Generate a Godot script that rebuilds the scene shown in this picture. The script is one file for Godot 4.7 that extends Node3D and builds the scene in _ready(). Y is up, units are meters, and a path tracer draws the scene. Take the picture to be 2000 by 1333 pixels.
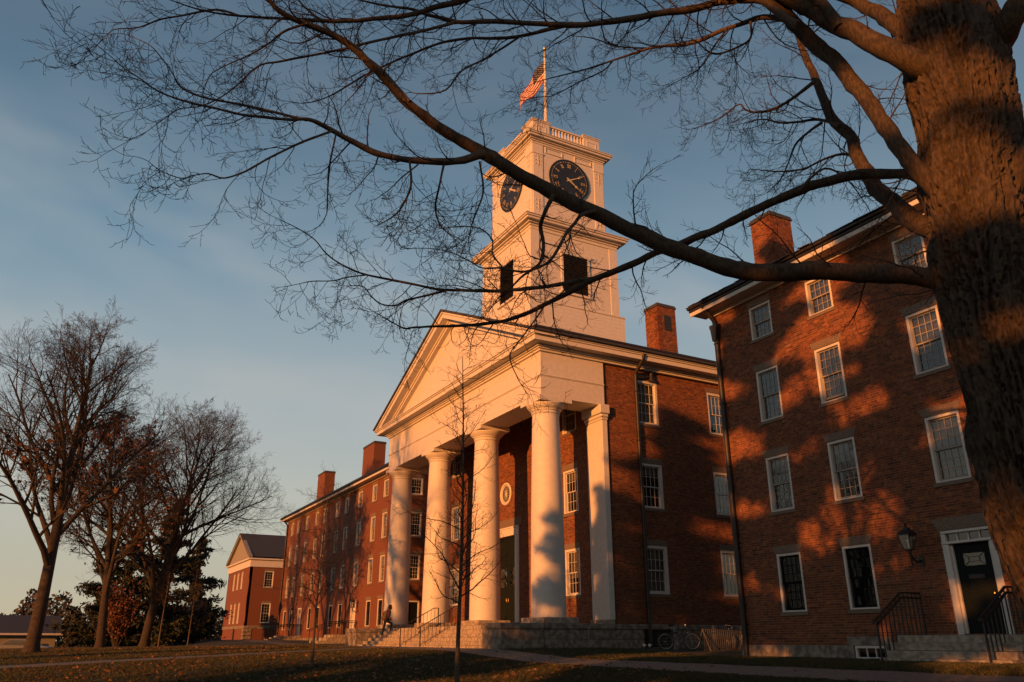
extends Node3D

# ------------------------------------------------------------------ mesh collector
class MB:
	var v := PackedVector3Array()
	var n := PackedVector3Array()
	var c := PackedColorArray()
	var i := PackedInt32Array()
	var col := Color(1, 1, 1)
	func tri(a: Vector3, b: Vector3, d: Vector3, nn: Vector3) -> void:
		var k := v.size()
		v.append(a); v.append(b); v.append(d)
		for q in 3:
			n.append(nn); c.append(col)
		if (b - a).cross(d - a).dot(nn) > 0.0:
			i.append(k); i.append(k + 2); i.append(k + 1)
		else:
			i.append(k); i.append(k + 1); i.append(k + 2)
	func quad(a: Vector3, b: Vector3, d: Vector3, e: Vector3, nn: Vector3) -> void:
		var k := v.size()
		v.append(a); v.append(b); v.append(d); v.append(e)
		for q in 4:
			n.append(nn); c.append(col)
		if (b - a).cross(d - a).dot(nn) > 0.0:
			i.append(k); i.append(k + 2); i.append(k + 1); i.append(k); i.append(k + 3); i.append(k + 2)
		else:
			i.append(k); i.append(k + 1); i.append(k + 2); i.append(k); i.append(k + 2); i.append(k + 3)
	# box between two corners; ch = chamfer of the edges
	func box(a: Vector3, b: Vector3, ch := 0.0) -> void:
		var lo := Vector3(minf(a.x, b.x), minf(a.y, b.y), minf(a.z, b.z))
		var hi := Vector3(maxf(a.x, b.x), maxf(a.y, b.y), maxf(a.z, b.z))
		var m := (lo + hi) * 0.5
		var h := (hi - lo) * 0.5
		if ch > 0.0:
			ch = minf(ch, minf(h.x, minf(h.y, h.z)) * 0.8)
		xbox(Transform3D(Basis(), m), h, ch)
	func xbox(t: Transform3D, h: Vector3, ch := 0.0) -> void:
		for ax in 3:
			var u := (ax + 1) % 3
			var w := (ax + 2) % 3
			for s in [-1.0, 1.0]:
				var p := []
				for q in [[-1.0, -1.0], [1.0, -1.0], [1.0, 1.0], [-1.0, 1.0]]:
					var e := Vector3.ZERO
					e[ax] = h[ax] * s
					e[u] = (h[u] - ch) * q[0]
					e[w] = (h[w] - ch) * q[1]
					p.append(t * e)
				var nn := Vector3.ZERO
				nn[ax] = s
				quad(p[0], p[1], p[2], p[3], (t.basis * nn).normalized())
			if ch > 0.0:
				for s1 in [-1.0, 1.0]:
					for s2 in [-1.0, 1.0]:
						var p2 := []
						for q in [[0, -1.0], [1, -1.0], [1, 1.0], [0, 1.0]]:
							var e := Vector3.ZERO
							e[ax] = (h[ax] - ch) * q[1]
							e[u] = (h[u] - (ch if q[0] == 0 else 0.0)) * s1
							e[w] = (h[w] - (ch if q[0] == 1 else 0.0)) * s2
							p2.append(t * e)
						var nn2 := Vector3.ZERO
						nn2[u] = s1
						nn2[w] = s2
						quad(p2[0], p2[1], p2[2], p2[3], (t.basis * nn2).normalized())
	func bar(a: Vector3, b: Vector3, w: float, hgt: float) -> void:   # square bar from a to b
		var d := b - a
		var z := d.normalized()
		var up := Vector3.UP if absf(z.y) < 0.99 else Vector3.RIGHT
		var x := up.cross(z).normalized()
		var y := z.cross(x)
		xbox(Transform3D(Basis(x, y, z), (a + b) * 0.5), Vector3(w * 0.5, hgt * 0.5, d.length() * 0.5))
	func tube(p: PackedVector3Array, r: PackedFloat32Array, sides: int, caps := false, rough := 0.0, sd := 0) -> void:
		var m := p.size()
		if m < 2:
			return
		var z := (p[1] - p[0]).normalized()
		var x := z.cross(Vector3.UP if absf(z.y) < 0.9 else Vector3.RIGHT).normalized()
		var k := v.size()
		for j in m:
			var d: Vector3
			if j == 0: d = p[1] - p[0]
			elif j == m - 1: d = p[j] - p[j - 1]
			else: d = p[j + 1] - p[j - 1]
			d = d.normalized()
			x = (x - d * x.dot(d)).normalized()
			var y := d.cross(x)
			for q in sides:
				var a := TAU * q / sides
				var dir := x * cos(a) + y * sin(a)
				var rr := r[j]
				if rough > 0.0:
					rr *= 1.0 + rough * sin(a * 3.0 + j * 0.9 + sd) * cos(a * 5.0 - j * 1.7 + sd * 2.0)
				v.append(p[j] + dir * rr)
				n.append(dir)
				c.append(col)
		for j in m - 1:
			for q in sides:
				var a := k + j * sides + q
				var b := k + j * sides + (q + 1) % sides
				i.append(a); i.append(a + sides); i.append(b)
				i.append(b); i.append(a + sides); i.append(b + sides)
		if caps:
			for e in [0, m - 1]:
				var nn: Vector3 = (p[0] - p[1]).normalized() if e == 0 else (p[m - 1] - p[m - 2]).normalized()
				for q in sides:
					tri(p[e], v[k + e * sides + q], v[k + e * sides + (q + 1) % sides], nn)
	func rod(a: Vector3, b: Vector3, r: float, sides := 8, r2 := -1.0) -> void:
		tube(PackedVector3Array([a, b]), PackedFloat32Array([r, r if r2 < 0.0 else r2]), sides, true)
	func lathe(o: Vector3, prof: Array, seg: int, groove := 0.0, per := 4, yaw := 0.0) -> void:   # prof: [radius, y]
		for j in prof.size() - 1:
			var r0: float = prof[j][0]
			var r1: float = prof[j + 1][0]
			var y0: float = prof[j][1]
			var y1: float = prof[j + 1][1]
			var sl := Vector2(y1 - y0, r0 - r1)
			if sl.length() < 1e-6:
				continue
			sl = sl.normalized()
			var k := v.size()
			for q in seg + 1:
				var a := TAU * q / seg + yaw
				var g := groove if (groove > 0.0 and q % per == 0) else 0.0
				var d := Vector3(cos(a), 0, sin(a))
				v.append(o + d * (r0 - g) + Vector3(0, y0, 0))
				v.append(o + d * (r1 - g) + Vector3(0, y1, 0))
				var nn := (d * sl.x + Vector3(0, sl.y, 0)).normalized()
				n.append(nn); n.append(nn); c.append(col); c.append(col)
			for q in seg:
				var e := k + q * 2
				i.append(e); i.append(e + 2); i.append(e + 1)
				i.append(e + 1); i.append(e + 2); i.append(e + 3)
	# polygon (in x,y) pushed from z0 to z1
	func prism(poly: PackedVector2Array, z0: float, z1: float, t := Transform3D()) -> void:
		var idx := Geometry2D.triangulate_polygon(poly)
		for s in 2:
			var z := z0 if s == 0 else z1
			var nn := t.basis * Vector3(0, 0, -1.0 if (s == 0) == (z0 < z1) else 1.0)
			for q in range(0, idx.size(), 3):
				var a := poly[idx[q]]; var b := poly[idx[q + 1]]; var d := poly[idx[q + 2]]
				tri(t * Vector3(a.x, a.y, z), t * Vector3(b.x, b.y, z), t * Vector3(d.x, d.y, z), nn)
		var cw := Geometry2D.is_polygon_clockwise(poly)
		for q in poly.size():
			var a := poly[q]; var b := poly[(q + 1) % poly.size()]
			var e := (b - a).normalized()
			var nn := Vector3(e.y, -e.x, 0) * (-1.0 if cw else 1.0)
			quad(t * Vector3(a.x, a.y, z0), t * Vector3(b.x, b.y, z0), t * Vector3(b.x, b.y, z1), t * Vector3(a.x, a.y, z1), t.basis * nn)
	func torus(o: Vector3, ax: Vector3, R: float, r: float, seg: int, sides: int) -> void:
		var x := ax.cross(Vector3.UP if absf(ax.y) < 0.9 else Vector3.RIGHT).normalized()
		var y := ax.cross(x)
		var k := v.size()
		for q in seg:
			var a := TAU * q / seg
			var d := x * cos(a) + y * sin(a)
			for w in sides:
				var b := TAU * w / sides
				var nn := d * cos(b) + ax * sin(b)
				v.append(o + d * R + nn * r); n.append(nn); c.append(col)
		for q in seg:
			for w in sides:
				var a0 := k + q * sides + w
				var a1 := k + q * sides + (w + 1) % sides
				var b0 := k + ((q + 1) % seg) * sides + w
				var b1 := k + ((q + 1) % seg) * sides + (w + 1) % sides
				i.append(a0); i.append(a1); i.append(b0); i.append(a1); i.append(b1); i.append(b0)
	func mesh() -> ArrayMesh:
		var ar := []
		ar.resize(Mesh.ARRAY_MAX)
		ar[Mesh.ARRAY_VERTEX] = v
		ar[Mesh.ARRAY_NORMAL] = n
		ar[Mesh.ARRAY_COLOR] = c
		ar[Mesh.ARRAY_INDEX] = i
		var m := ArrayMesh.new()
		m.add_surface_from_arrays(Mesh.PRIMITIVE_TRIANGLES, ar)
		return m

# ------------------------------------------------------------------ helpers
var M := {}
var used := {}
var rng := RandomNumberGenerator.new()

func numbered(called: String) -> String:
	if not used.has(called):
		used[called] = 0
		return called
	used[called] += 1
	return "%s_%03d" % [called, used[called]]

func tag(o: Node, label: String, category: String, group := "") -> void:
	o.set_meta("label", label)
	o.set_meta("category", category)
	if group != "":
		o.set_meta("group", group)

func thing(called: String, label: String, category: String, at := Vector3.ZERO, turn := 0.0, group := "") -> Node3D:
	var o := Node3D.new()
	o.name = numbered(called)
	add_child(o)
	o.position = at
	o.rotation.y = turn
	tag(o, label, category, group)
	return o

func node(called: String, parent: Node, t := Transform3D()) -> Node3D:
	var o := Node3D.new()
	o.name = called
	parent.add_child(o, true)
	o.transform = t
	return o

func put(called: String, mesh: Mesh, m: Material, parent: Node = null, at := Vector3.ZERO) -> MeshInstance3D:
	var o := MeshInstance3D.new()
	o.mesh = mesh
	o.material_override = m
	if parent == null:
		o.name = numbered(called)
		add_child(o)
	else:
		o.name = called
		parent.add_child(o, true)
	o.position = at
	return o

func copy_of(o: Node3D, called: String, label: String, at: Vector3, turn: float, sc := 1.0) -> Node3D:
	var r: Node3D = o.duplicate()
	r.name = numbered(called)
	add_child(r)
	r.position = at
	r.rotation.y = turn
	r.scale = Vector3.ONE * sc
	r.set_meta("label", label)
	return r

func srgb(r: float, g: float, b: float) -> Color:
	return Color(r, g, b).linear_to_srgb()

func noise_tex(sd: int, freq: float, a: Color, b: Color, size := 512, oct := 5, lo := 0.0, hi := 1.0) -> NoiseTexture2D:
	var f := FastNoiseLite.new()
	f.seed = sd
	f.frequency = freq
	f.fractal_octaves = oct
	var t := NoiseTexture2D.new()
	t.width = size
	t.height = size
	t.seamless = true
	t.noise = f
	var g := Gradient.new()
	g.offsets = PackedFloat32Array([lo, hi])
	g.colors = PackedColorArray([a, b])
	t.color_ramp = g
	return t

func bump_tex(sd: int, freq: float, strength: float, size := 512) -> NoiseTexture2D:
	var f := FastNoiseLite.new()
	f.seed = sd
	f.frequency = freq
	f.fractal_octaves = 4
	var t := NoiseTexture2D.new()
	t.width = size
	t.height = size
	t.seamless = true
	t.as_normal_map = true
	t.bump_strength = strength
	t.noise = f
	return t

# base colour is linear; s1..s2 = how far the mottling goes
func mat(col: Color, rough: float, sd := 0, s1 := 1.0, s2 := 1.0, scale := 1.0, bump := 0.0, vcol := false, freq := 0.02) -> StandardMaterial3D:
	var m := StandardMaterial3D.new()
	m.roughness = rough
	if vcol:
		m.vertex_color_use_as_albedo = true
	if s1 != s2:
		var a := Color(col.r * s1, col.g * s1, col.b * s1).linear_to_srgb()
		var b := Color(col.r * s2, col.g * s2, col.b * s2).linear_to_srgb()
		m.albedo_texture = noise_tex(sd, freq, a, b, 512, 5, 0.25, 0.75)
	else:
		m.albedo_color = col.linear_to_srgb()
	if bump > 0.0:
		m.normal_enabled = true
		m.normal_texture = bump_tex(sd + 50, freq * 2.0, bump)
	m.uv1_triplanar = true
	m.uv1_world_triplanar = true
	m.uv1_scale = Vector3.ONE * scale
	return m

func glass(alpha: float, tint: Color, rough := 0.02) -> StandardMaterial3D:
	var m := StandardMaterial3D.new()
	m.transparency = BaseMaterial3D.TRANSPARENCY_ALPHA
	m.albedo_color = Color(tint.r, tint.g, tint.b, alpha)
	m.roughness = rough
	m.metallic_specular = 0.9
	return m

func ss(a: float, b: float, x: float) -> float:
	var t := clampf((x - a) / (b - a), 0.0, 1.0)
	return t * t * (3.0 - 2.0 * t)

func gy(x: float, z: float) -> float:   # height of the lawn
	var s := 0.012 + 0.053 * ss(-20, 20, x)
	return 0.1 - s * minf(maxf(0.0, z - 1.0), 40.0) + 0.35 * ss(-25, -55, x) * (1.0 - ss(0, 10, z)) - 0.25 * ss(-1.5, 7, x) - 0.04 * minf(maxf(0.0, -x - 42.0), 60.0) * ss(2, 12, z)

func make_materials() -> void:
	M.white = mat(Color(0.54, 0.50, 0.45), 0.6, 3, 0.95, 1.03, 0.22, 0.0, false, 0.03)
	M.white_old = mat(Color(0.50, 0.46, 0.41), 0.6, 4, 0.9, 1.03, 0.5, 0.0)
	M.brick = mat(Color(1, 1, 1), 0.9, 5, 0.62, 1.15, 0.55, 0.5, true)
	M.brick_far = mat(Color(0.15, 0.049, 0.021), 0.9, 6, 0.45, 1.45, 0.5, 0.6, false, 0.05)
	M.mortar = mat(Color(0.24, 0.155, 0.09), 0.95, 7, 0.75, 1.1, 2.0, 0.5)
	M.brownstone = mat(Color(0.15, 0.105, 0.075), 0.9, 8, 0.8, 1.15, 1.2, 0.5)
	M.granite = mat(Color(0.20, 0.165, 0.13), 0.9, 9, 0.5, 1.2, 0.3, 0.35, false, 0.02)
	M.step = mat(Color(0.30, 0.245, 0.185), 0.88, 10, 0.6, 1.18, 0.35, 0.35, false, 0.02)
	M.slate = mat(Color(0.035, 0.032, 0.034), 0.75, 11, 0.7, 1.4, 1.0, 0.6)
	M.iron = mat(Color(0.012, 0.011, 0.011), 0.5)
	M.pipe = mat(Color(0.018, 0.013, 0.01), 0.55, 12, 0.7, 1.3, 1.0, 0.0)
	M.dark = mat(Color(0.012, 0.011, 0.01), 0.7)
	M.door = mat(Color(0.008, 0.011, 0.010), 0.6, 13, 0.8, 1.2, 1.0, 0.0)
	M.door.metallic_specular = 0.2
	M.louver = mat(Color(0.02, 0.018, 0.016), 0.6)
	M.clock = mat(Color(0.012, 0.012, 0.012), 0.45)
	M.gold = mat(Color(0.45, 0.36, 0.2), 0.4)
	M.blind = mat(Color(0.5, 0.46, 0.38), 0.8, 14, 0.9, 1.05, 0.7, 0.0)
	M.sash = mat(Color(0.26, 0.225, 0.185), 0.7)
	M.screen = glass(0.36, Color(0.05, 0.052, 0.055), 0.9)
	M.screen.metallic_specular = 0.2
	M.shade_cloth = mat(Color(0.27, 0.265, 0.235), 0.85, 15, 0.85, 1.08, 0.7, 0.0)
	M.room = mat(Color(0.05, 0.045, 0.04), 0.9)
	M.glass = glass(0.35, Color(0.06, 0.075, 0.07))
	M.bark = bark_mat(Color(0.05, 0.034, 0.021), 21, 1.3, 2.2)
	M.bark_far = mat(Color(0.034, 0.023, 0.016), 0.95, 22, 0.6, 1.4, 0.6, 0.8)
	M.twig = mat(Color(0.034, 0.023, 0.017), 0.9)
	M.bark_young = mat(Color(0.075, 0.052, 0.035), 0.85, 23, 0.6, 1.3, 2.0, 0.5)
	M.needle = mat(Color(0.015, 0.021, 0.01), 0.8, 24, 0.5, 1.4, 0.7, 0.0)
	M.leaf_dry = mat(Color(1, 1, 1), 0.8, 0, 1.0, 1.0, 1.0, 0.0, true)
	M.leaf_dry.backlight_enabled = true
	M.leaf_dry.backlight = Color(0.12, 0.05, 0.02)
	M.grass = mat(Color(0.036, 0.037, 0.012), 0.95, 25, 0.35, 1.5, 0.25, 1.0, false, 0.03)
	M.blade = mat(Color(1, 1, 1), 0.85, 0, 1.0, 1.0, 1.0, 0.0, true)
	M.path = mat(Color(0.135, 0.105, 0.08), 0.95, 26, 0.72, 1.2, 0.5, 0.7)
	M.chrome = mat(Color(0.4, 0.4, 0.4), 0.35)
	M.chrome.metallic = 0.9
	M.rubber = mat(Color(0.012, 0.012, 0.012), 0.8)
	M.bike_paint = mat(Color(0.02, 0.022, 0.026), 0.3)
	M.post = mat(Color(0.2, 0.19, 0.17), 0.8, 27, 0.8, 1.15, 2.0, 0.0)
	M.galv = mat(Color(0.11, 0.1, 0.09), 0.6, 28, 0.75, 1.15, 3.0, 0.0)
	M.brass = mat(Color(0.5, 0.35, 0.12), 0.35)
	M.brass.metallic = 1.0
	M.vert = mat(Color(1, 1, 1), 0.85, 0, 1.0, 1.0, 1.0, 0.0, true)
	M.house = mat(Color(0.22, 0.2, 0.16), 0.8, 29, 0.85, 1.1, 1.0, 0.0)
	M.car = mat(Color(0.10, 0.105, 0.11), 0.3)
	M.bulb = mat(Color(0.85, 0.75, 0.6), 0.3)

# deep furrows that run along the trunk
func bark_mat(col: Color, sd: int, sx: float, bump: float) -> StandardMaterial3D:
	var m := StandardMaterial3D.new()
	m.roughness = 0.95
	var a := Color(col.r * 0.5, col.g * 0.48, col.b * 0.46).linear_to_srgb()
	var b := Color(col.r * 1.45, col.g * 1.42, col.b * 1.4).linear_to_srgb()
	m.albedo_texture = noise_tex(sd, 0.012, a, b, 1024, 6, 0.3, 0.72)
	m.normal_enabled = true
	m.normal_texture = bump_tex(sd, 0.012, bump, 1024)
	m.uv1_triplanar = true
	m.uv1_world_triplanar = true
	m.uv1_scale = Vector3(1.6, 0.5, 1.6) * sx
	return m

# limbs of the big tree: x, y, z, radius in metres
var LIMBS := {
	"trunk": [[25.79,0.07,10.40,0.330],[25.68,0.63,10.40,0.333],[25.56,1.37,10.39,0.345],[25.53,2.18,10.33,0.356],[25.51,2.82,10.29,0.374],[25.48,3.34,10.27,0.396],[25.47,3.84,10.24,0.407],[25.50,4.52,10.18,0.409],[25.55,5.30,10.10,0.423],[25.54,6.16,10.06,0.449],[25.53,7.03,10.02,0.417],[25.54,7.94,9.97,0.358],[25.58,9.08,9.89,0.291],[25.62,10.50,9.81,0.222]],
	"low": [[25.49,3.18,10.27,0.207],[25.45,3.34,10.33,0.177],[25.33,3.51,10.44,0.119],[25.19,3.62,10.59,0.100],[24.98,3.71,10.81,0.092],[24.74,3.77,11.09,0.090],[24.49,3.82,11.38,0.090],[24.24,3.84,11.68,0.093],[24.00,3.92,11.92,0.090],[23.76,4.08,12.17,0.088],[23.48,4.31,12.47,0.088],[23.14,4.64,12.87,0.082],[22.82,4.98,13.32,0.081],[22.59,5.26,13.71,0.076],[22.45,5.49,14.02,0.076],[22.36,5.61,14.24,0.071],[22.26,5.83,14.59,0.059],[22.18,6.06,14.94,0.053],[22.16,6.29,15.21,0.044],[22.15,6.46,15.44,0.043],[22.15,6.59,15.63,0.040],[22.15,6.67,15.84,0.037],[22.16,6.69,16.08,0.033],[22.18,6.69,16.34,0.030],[22.20,6.73,16.51,0.027],[22.21,6.79,16.60,0.024],[22.25,6.84,16.86,0.019],[22.31,6.82,17.17,0.011]],
	"low_b": [[22.56,5.42,14.18,0.055],[22.46,5.30,14.47,0.041],[22.25,5.29,14.93,0.035],[22.13,5.33,15.24,0.035],[22.11,5.39,15.47,0.034],[22.15,5.46,15.82,0.026],[22.20,5.46,16.06,0.020],[22.25,5.35,16.28,0.015],[22.36,5.19,16.68,0.014],[22.42,5.13,16.93,0.011],[22.46,5.08,17.25,0.010],[22.46,5.11,17.50,0.008],[22.45,5.20,17.67,0.006],[22.43,5.27,17.81,0.005],[22.41,5.36,17.92,0.004],[22.40,5.47,18.10,0.003]],
	"low_b2": [[22.17,5.47,16.06,0.015],[21.92,5.62,16.43,0.014],[21.95,5.57,16.76,0.012],[22.06,5.46,17.10,0.010],[22.04,5.52,17.30,0.009],[21.96,5.71,17.39,0.007],[21.83,5.94,17.51,0.006],[21.71,6.14,17.64,0.005],[21.61,6.25,17.83,0.004]],
	"low_b3": [[22.18,5.42,15.79,0.015],[22.29,5.12,16.10,0.013],[22.22,4.88,16.39,0.012],[22.09,4.74,16.58,0.011],[22.07,4.61,16.77,0.009],[22.13,4.58,16.93,0.007],[22.22,4.47,17.06,0.006],[22.32,4.35,17.17,0.005],[22.47,4.29,17.35,0.004],[22.55,4.31,17.47,0.003]],
	"low_b4": [[22.19,5.39,15.75,0.010],[22.37,4.92,15.83,0.010],[22.09,4.82,15.76,0.009],[22.23,4.45,15.78,0.007]],
	"low_c": [[22.20,6.67,16.17,0.015],[22.06,6.57,16.39,0.013],[21.83,6.54,16.50,0.011],[21.79,6.37,16.65,0.010],[21.90,6.09,16.85,0.007],[21.92,5.86,17.03,0.005],[21.78,5.75,17.06,0.004]],
	"low_d": [[22.23,6.06,14.96,0.025],[21.94,6.62,15.23,0.022],[21.94,6.74,15.51,0.019],[21.76,7.01,15.74,0.019],[21.45,7.45,15.90,0.017],[21.25,7.73,16.03,0.014],[21.11,8.02,16.19,0.011]],
	"low_e": [[22.85,4.97,13.46,0.028],[22.73,4.80,13.51,0.025],[22.56,4.71,13.46,0.023],[22.51,4.55,13.39,0.021],[22.52,4.38,13.41,0.020],[22.54,4.25,13.47,0.017],[22.55,4.13,13.60,0.017],[22.55,4.04,13.70,0.014],[22.52,3.95,13.77,0.011],[22.40,3.85,13.83,0.007],[22.18,3.79,13.87,0.005]],
	"low_f": [[23.10,4.73,13.09,0.025],[23.07,4.66,13.24,0.022],[23.08,4.53,13.34,0.020],[23.11,4.36,13.47,0.019],[23.13,4.17,13.58,0.017],[23.09,4.03,13.65,0.016],[23.03,3.97,13.71,0.014],[22.95,3.94,13.78,0.013],[22.86,3.93,13.87,0.012],[22.79,3.96,13.94,0.011],[22.73,3.99,14.04,0.011],[22.65,3.98,14.22,0.008],[22.64,4.02,14.34,0.007],[22.68,4.05,14.57,0.005],[22.76,4.00,14.86,0.004],[22.85,3.88,15.16,0.003]],
	"low_g": [[22.75,3.97,14.02,0.010],[22.53,4.23,14.04,0.009],[22.42,4.45,13.99,0.009],[22.42,4.54,14.07,0.008],[22.47,4.54,14.21,0.007],[22.43,4.53,14.38,0.006],[22.08,4.65,14.47,0.004]],
	"low_h": [[22.33,5.22,14.96,0.013],[22.55,4.78,15.02,0.012],[22.29,4.66,15.01,0.011],[22.29,4.51,15.11,0.007],[22.52,4.24,15.34,0.004]],
	"low_i": [[22.38,5.28,14.58,0.014],[22.45,4.95,14.65,0.012],[22.11,4.87,14.55,0.011],[22.00,4.74,14.44,0.009],[22.19,4.53,14.39,0.006]],
	"low_j": [[22.54,5.33,14.22,0.014],[22.54,4.98,14.17,0.011],[22.71,4.61,14.32,0.009],[22.95,4.26,14.50,0.006],[22.95,4.08,14.53,0.004]],
	"mid": [[25.30,4.58,10.43,0.080],[25.16,4.81,10.45,0.064],[24.98,4.95,10.49,0.055],[24.57,5.15,10.57,0.056],[24.12,5.25,10.69,0.056],[23.89,5.26,10.76,0.055],[23.58,5.19,10.94,0.051],[23.29,5.08,11.16,0.049],[23.10,4.98,11.33,0.047],[22.84,4.86,11.59,0.045],[22.59,4.74,11.86,0.042],[22.34,4.59,12.14,0.040],[22.09,4.47,12.43,0.037],[21.87,4.33,12.66,0.031],[21.58,4.17,12.95,0.028],[21.39,4.09,13.14,0.025],[21.29,4.06,13.24,0.022],[21.09,4.05,13.44,0.021],[20.89,4.06,13.65,0.019],[20.70,4.08,13.85,0.016],[20.49,4.09,14.09,0.013],[20.39,4.09,14.20,0.011],[20.27,4.20,14.34,0.008],[20.17,4.31,14.47,0.006]],
	"mid_b": [[22.07,4.55,12.30,0.031],[21.99,4.52,12.42,0.028],[21.88,4.46,12.66,0.027],[21.81,4.38,12.93,0.025],[21.77,4.31,13.21,0.023],[21.73,4.24,13.48,0.021],[21.66,4.21,13.73,0.020],[21.56,4.21,13.96,0.018],[21.44,4.22,14.19,0.016],[21.29,4.29,14.46,0.015],[21.14,4.36,14.71,0.014],[21.03,4.41,14.99,0.012],[20.99,4.46,15.14,0.011],[20.97,4.53,15.31,0.009],[20.97,4.62,15.45,0.008],[20.99,4.73,15.58,0.007],[21.03,4.79,15.76,0.006],[21.10,4.82,16.00,0.004]],
	"mid_b2": [[21.35,4.27,14.06,0.014],[21.00,4.29,14.23,0.013],[20.95,4.21,14.42,0.012],[20.99,4.11,14.56,0.011],[21.02,4.08,14.74,0.009],[20.95,4.18,14.84,0.008],[20.79,4.36,14.90,0.007],[20.54,4.45,15.00,0.005]],
	"mid_b3": [[21.21,4.32,15.00,0.009],[20.94,4.37,15.15,0.008],[20.89,4.31,15.30,0.007],[21.04,4.18,15.58,0.006],[20.97,4.15,15.70,0.004],[20.70,4.20,15.80,0.004]],
	"mid_c": [[21.50,4.27,12.79,0.013],[21.40,4.11,12.86,0.011],[21.58,3.76,13.15,0.009],[21.47,3.58,13.25,0.008],[21.35,3.47,13.16,0.007],[21.36,3.32,13.08,0.005]],
	"yellow": [[25.47,3.73,10.24,0.177],[25.33,3.96,10.21,0.154],[25.09,4.27,10.20,0.101],[24.87,4.50,10.18,0.101],[24.60,4.87,10.07,0.096],[24.30,5.32,9.94,0.091],[24.05,5.90,9.76,0.079],[23.89,6.35,9.66,0.070],[23.64,6.84,9.63,0.064],[23.51,7.32,9.59,0.056],[23.42,7.79,9.57,0.051],[23.33,8.23,9.56,0.042],[23.23,8.75,9.55,0.033],[23.09,9.41,9.49,0.023]],
	"yellow_b": [[23.47,7.52,9.61,0.028],[23.23,7.39,9.73,0.022],[22.85,7.46,9.70,0.020],[22.54,7.59,9.71,0.019],[22.38,7.71,9.79,0.016],[22.32,7.83,9.84,0.012],[22.19,7.62,10.07,0.011],[22.04,7.51,10.25,0.009],[21.82,7.53,10.35,0.006]],
	"yellow_c": [[23.82,6.55,9.72,0.027],[23.47,6.90,9.63,0.022],[23.23,6.97,9.74,0.017],[23.10,6.96,9.98,0.014],[22.89,7.13,10.03,0.011],[22.48,7.36,9.95,0.007]],
	"yellow_d": [[23.60,6.72,9.76,0.021],[23.47,6.61,9.89,0.017],[23.15,6.64,9.78,0.014],[22.98,6.49,9.74,0.011],[22.96,6.16,9.93,0.008],[22.85,5.98,10.08,0.005]],
	"yellow_e": [[24.15,5.67,9.85,0.025],[23.83,6.13,9.68,0.020],[23.59,6.15,9.82,0.016],[23.32,6.13,9.90,0.014],[22.80,6.42,9.77,0.010],[22.29,6.77,9.69,0.006]],
	"brown": [[25.48,4.00,10.22,0.186],[25.42,4.24,10.31,0.159],[25.33,4.59,10.52,0.098],[25.25,4.85,10.64,0.086],[25.12,5.20,10.68,0.084],[24.95,5.68,10.68,0.085],[24.81,6.06,10.70,0.085],[24.66,6.46,10.74,0.087],[24.53,6.79,10.84,0.086],[24.42,7.09,10.99,0.085],[24.34,7.34,11.17,0.080],[24.26,7.54,11.35,0.072],[24.12,7.84,11.67,0.054]],
	"upper": [[25.55,5.69,10.08,0.262],[25.52,5.92,10.22,0.222],[25.42,6.04,10.47,0.142],[25.29,6.22,10.68,0.117],[25.03,6.59,10.81,0.107],[24.77,6.95,10.93,0.101],[24.62,7.21,11.04,0.095],[24.52,7.38,11.19,0.089],[24.41,7.58,11.50,0.073],[24.27,7.67,12.07,0.047]],
	"upper_b": [[25.55,5.96,10.07,0.152],[25.39,6.26,10.28,0.131],[25.19,6.74,10.24,0.097],[24.95,7.18,10.15,0.087],[24.74,7.52,10.16,0.074],[24.61,7.73,10.31,0.064],[24.45,7.88,10.64,0.049]],
	"right": [[25.55,5.36,10.10,0.226],[25.55,5.80,9.96,0.194],[25.84,6.16,9.86,0.145],[26.17,6.41,9.91,0.126],[26.32,7.00,9.54,0.105]],
	"right_b": [[25.48,4.00,10.22,0.217],[25.58,4.25,10.15,0.181],[25.93,4.59,10.14,0.122],[26.07,5.22,9.72,0.103],[26.36,5.72,9.67,0.080]],
	"top": [[24.55,6.96,11.17,0.052],[24.24,7.47,11.34,0.048],[23.96,7.61,11.57,0.047],[23.72,7.59,11.86,0.045],[23.52,7.52,12.20,0.043],[23.32,7.45,12.54,0.040],[23.10,7.41,12.87,0.037],[22.87,7.43,13.19,0.035],[22.66,7.49,13.45,0.032],[22.26,7.64,13.91,0.030],[22.01,7.68,14.24,0.027],[21.89,7.75,14.42,0.024],[21.77,7.82,14.63,0.021],[21.69,7.90,14.78,0.018],[21.58,7.92,15.07,0.015],[21.52,7.93,15.26,0.012],[21.48,7.93,15.51,0.009]],
	"top_b": [[22.03,7.60,14.37,0.021],[22.00,7.34,14.75,0.019],[22.01,7.10,15.08,0.017],[22.01,6.84,15.46,0.016],[21.94,6.70,15.71,0.015],[21.82,6.57,16.04,0.013],[21.72,6.44,16.34,0.012],[21.69,6.33,16.54,0.010],[21.70,6.00,16.73,0.008],[21.76,5.74,16.88,0.007],[21.86,5.48,17.08,0.006],[21.96,5.32,17.26,0.005],[22.06,5.09,17.39,0.004],[22.21,4.76,17.55,0.003]],
	"top_c": [[22.67,7.68,13.00,0.027],[22.49,7.56,13.34,0.024],[22.33,7.48,13.61,0.021],[22.11,7.53,13.83,0.020],[21.85,7.64,14.05,0.018],[21.61,7.66,14.29,0.017],[21.43,7.56,14.54,0.016],[21.32,7.37,14.83,0.014],[21.28,7.00,15.22,0.012],[21.28,6.59,15.58,0.009],[21.25,6.42,15.79,0.007],[21.21,6.36,15.95,0.005]],
	"top_d": [[22.23,7.59,13.53,0.015],[21.92,7.35,13.85,0.014],[22.02,6.93,14.23,0.012],[22.12,6.48,14.48,0.010],[21.95,6.46,14.70,0.008],[21.79,6.55,14.81,0.005]],
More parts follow.
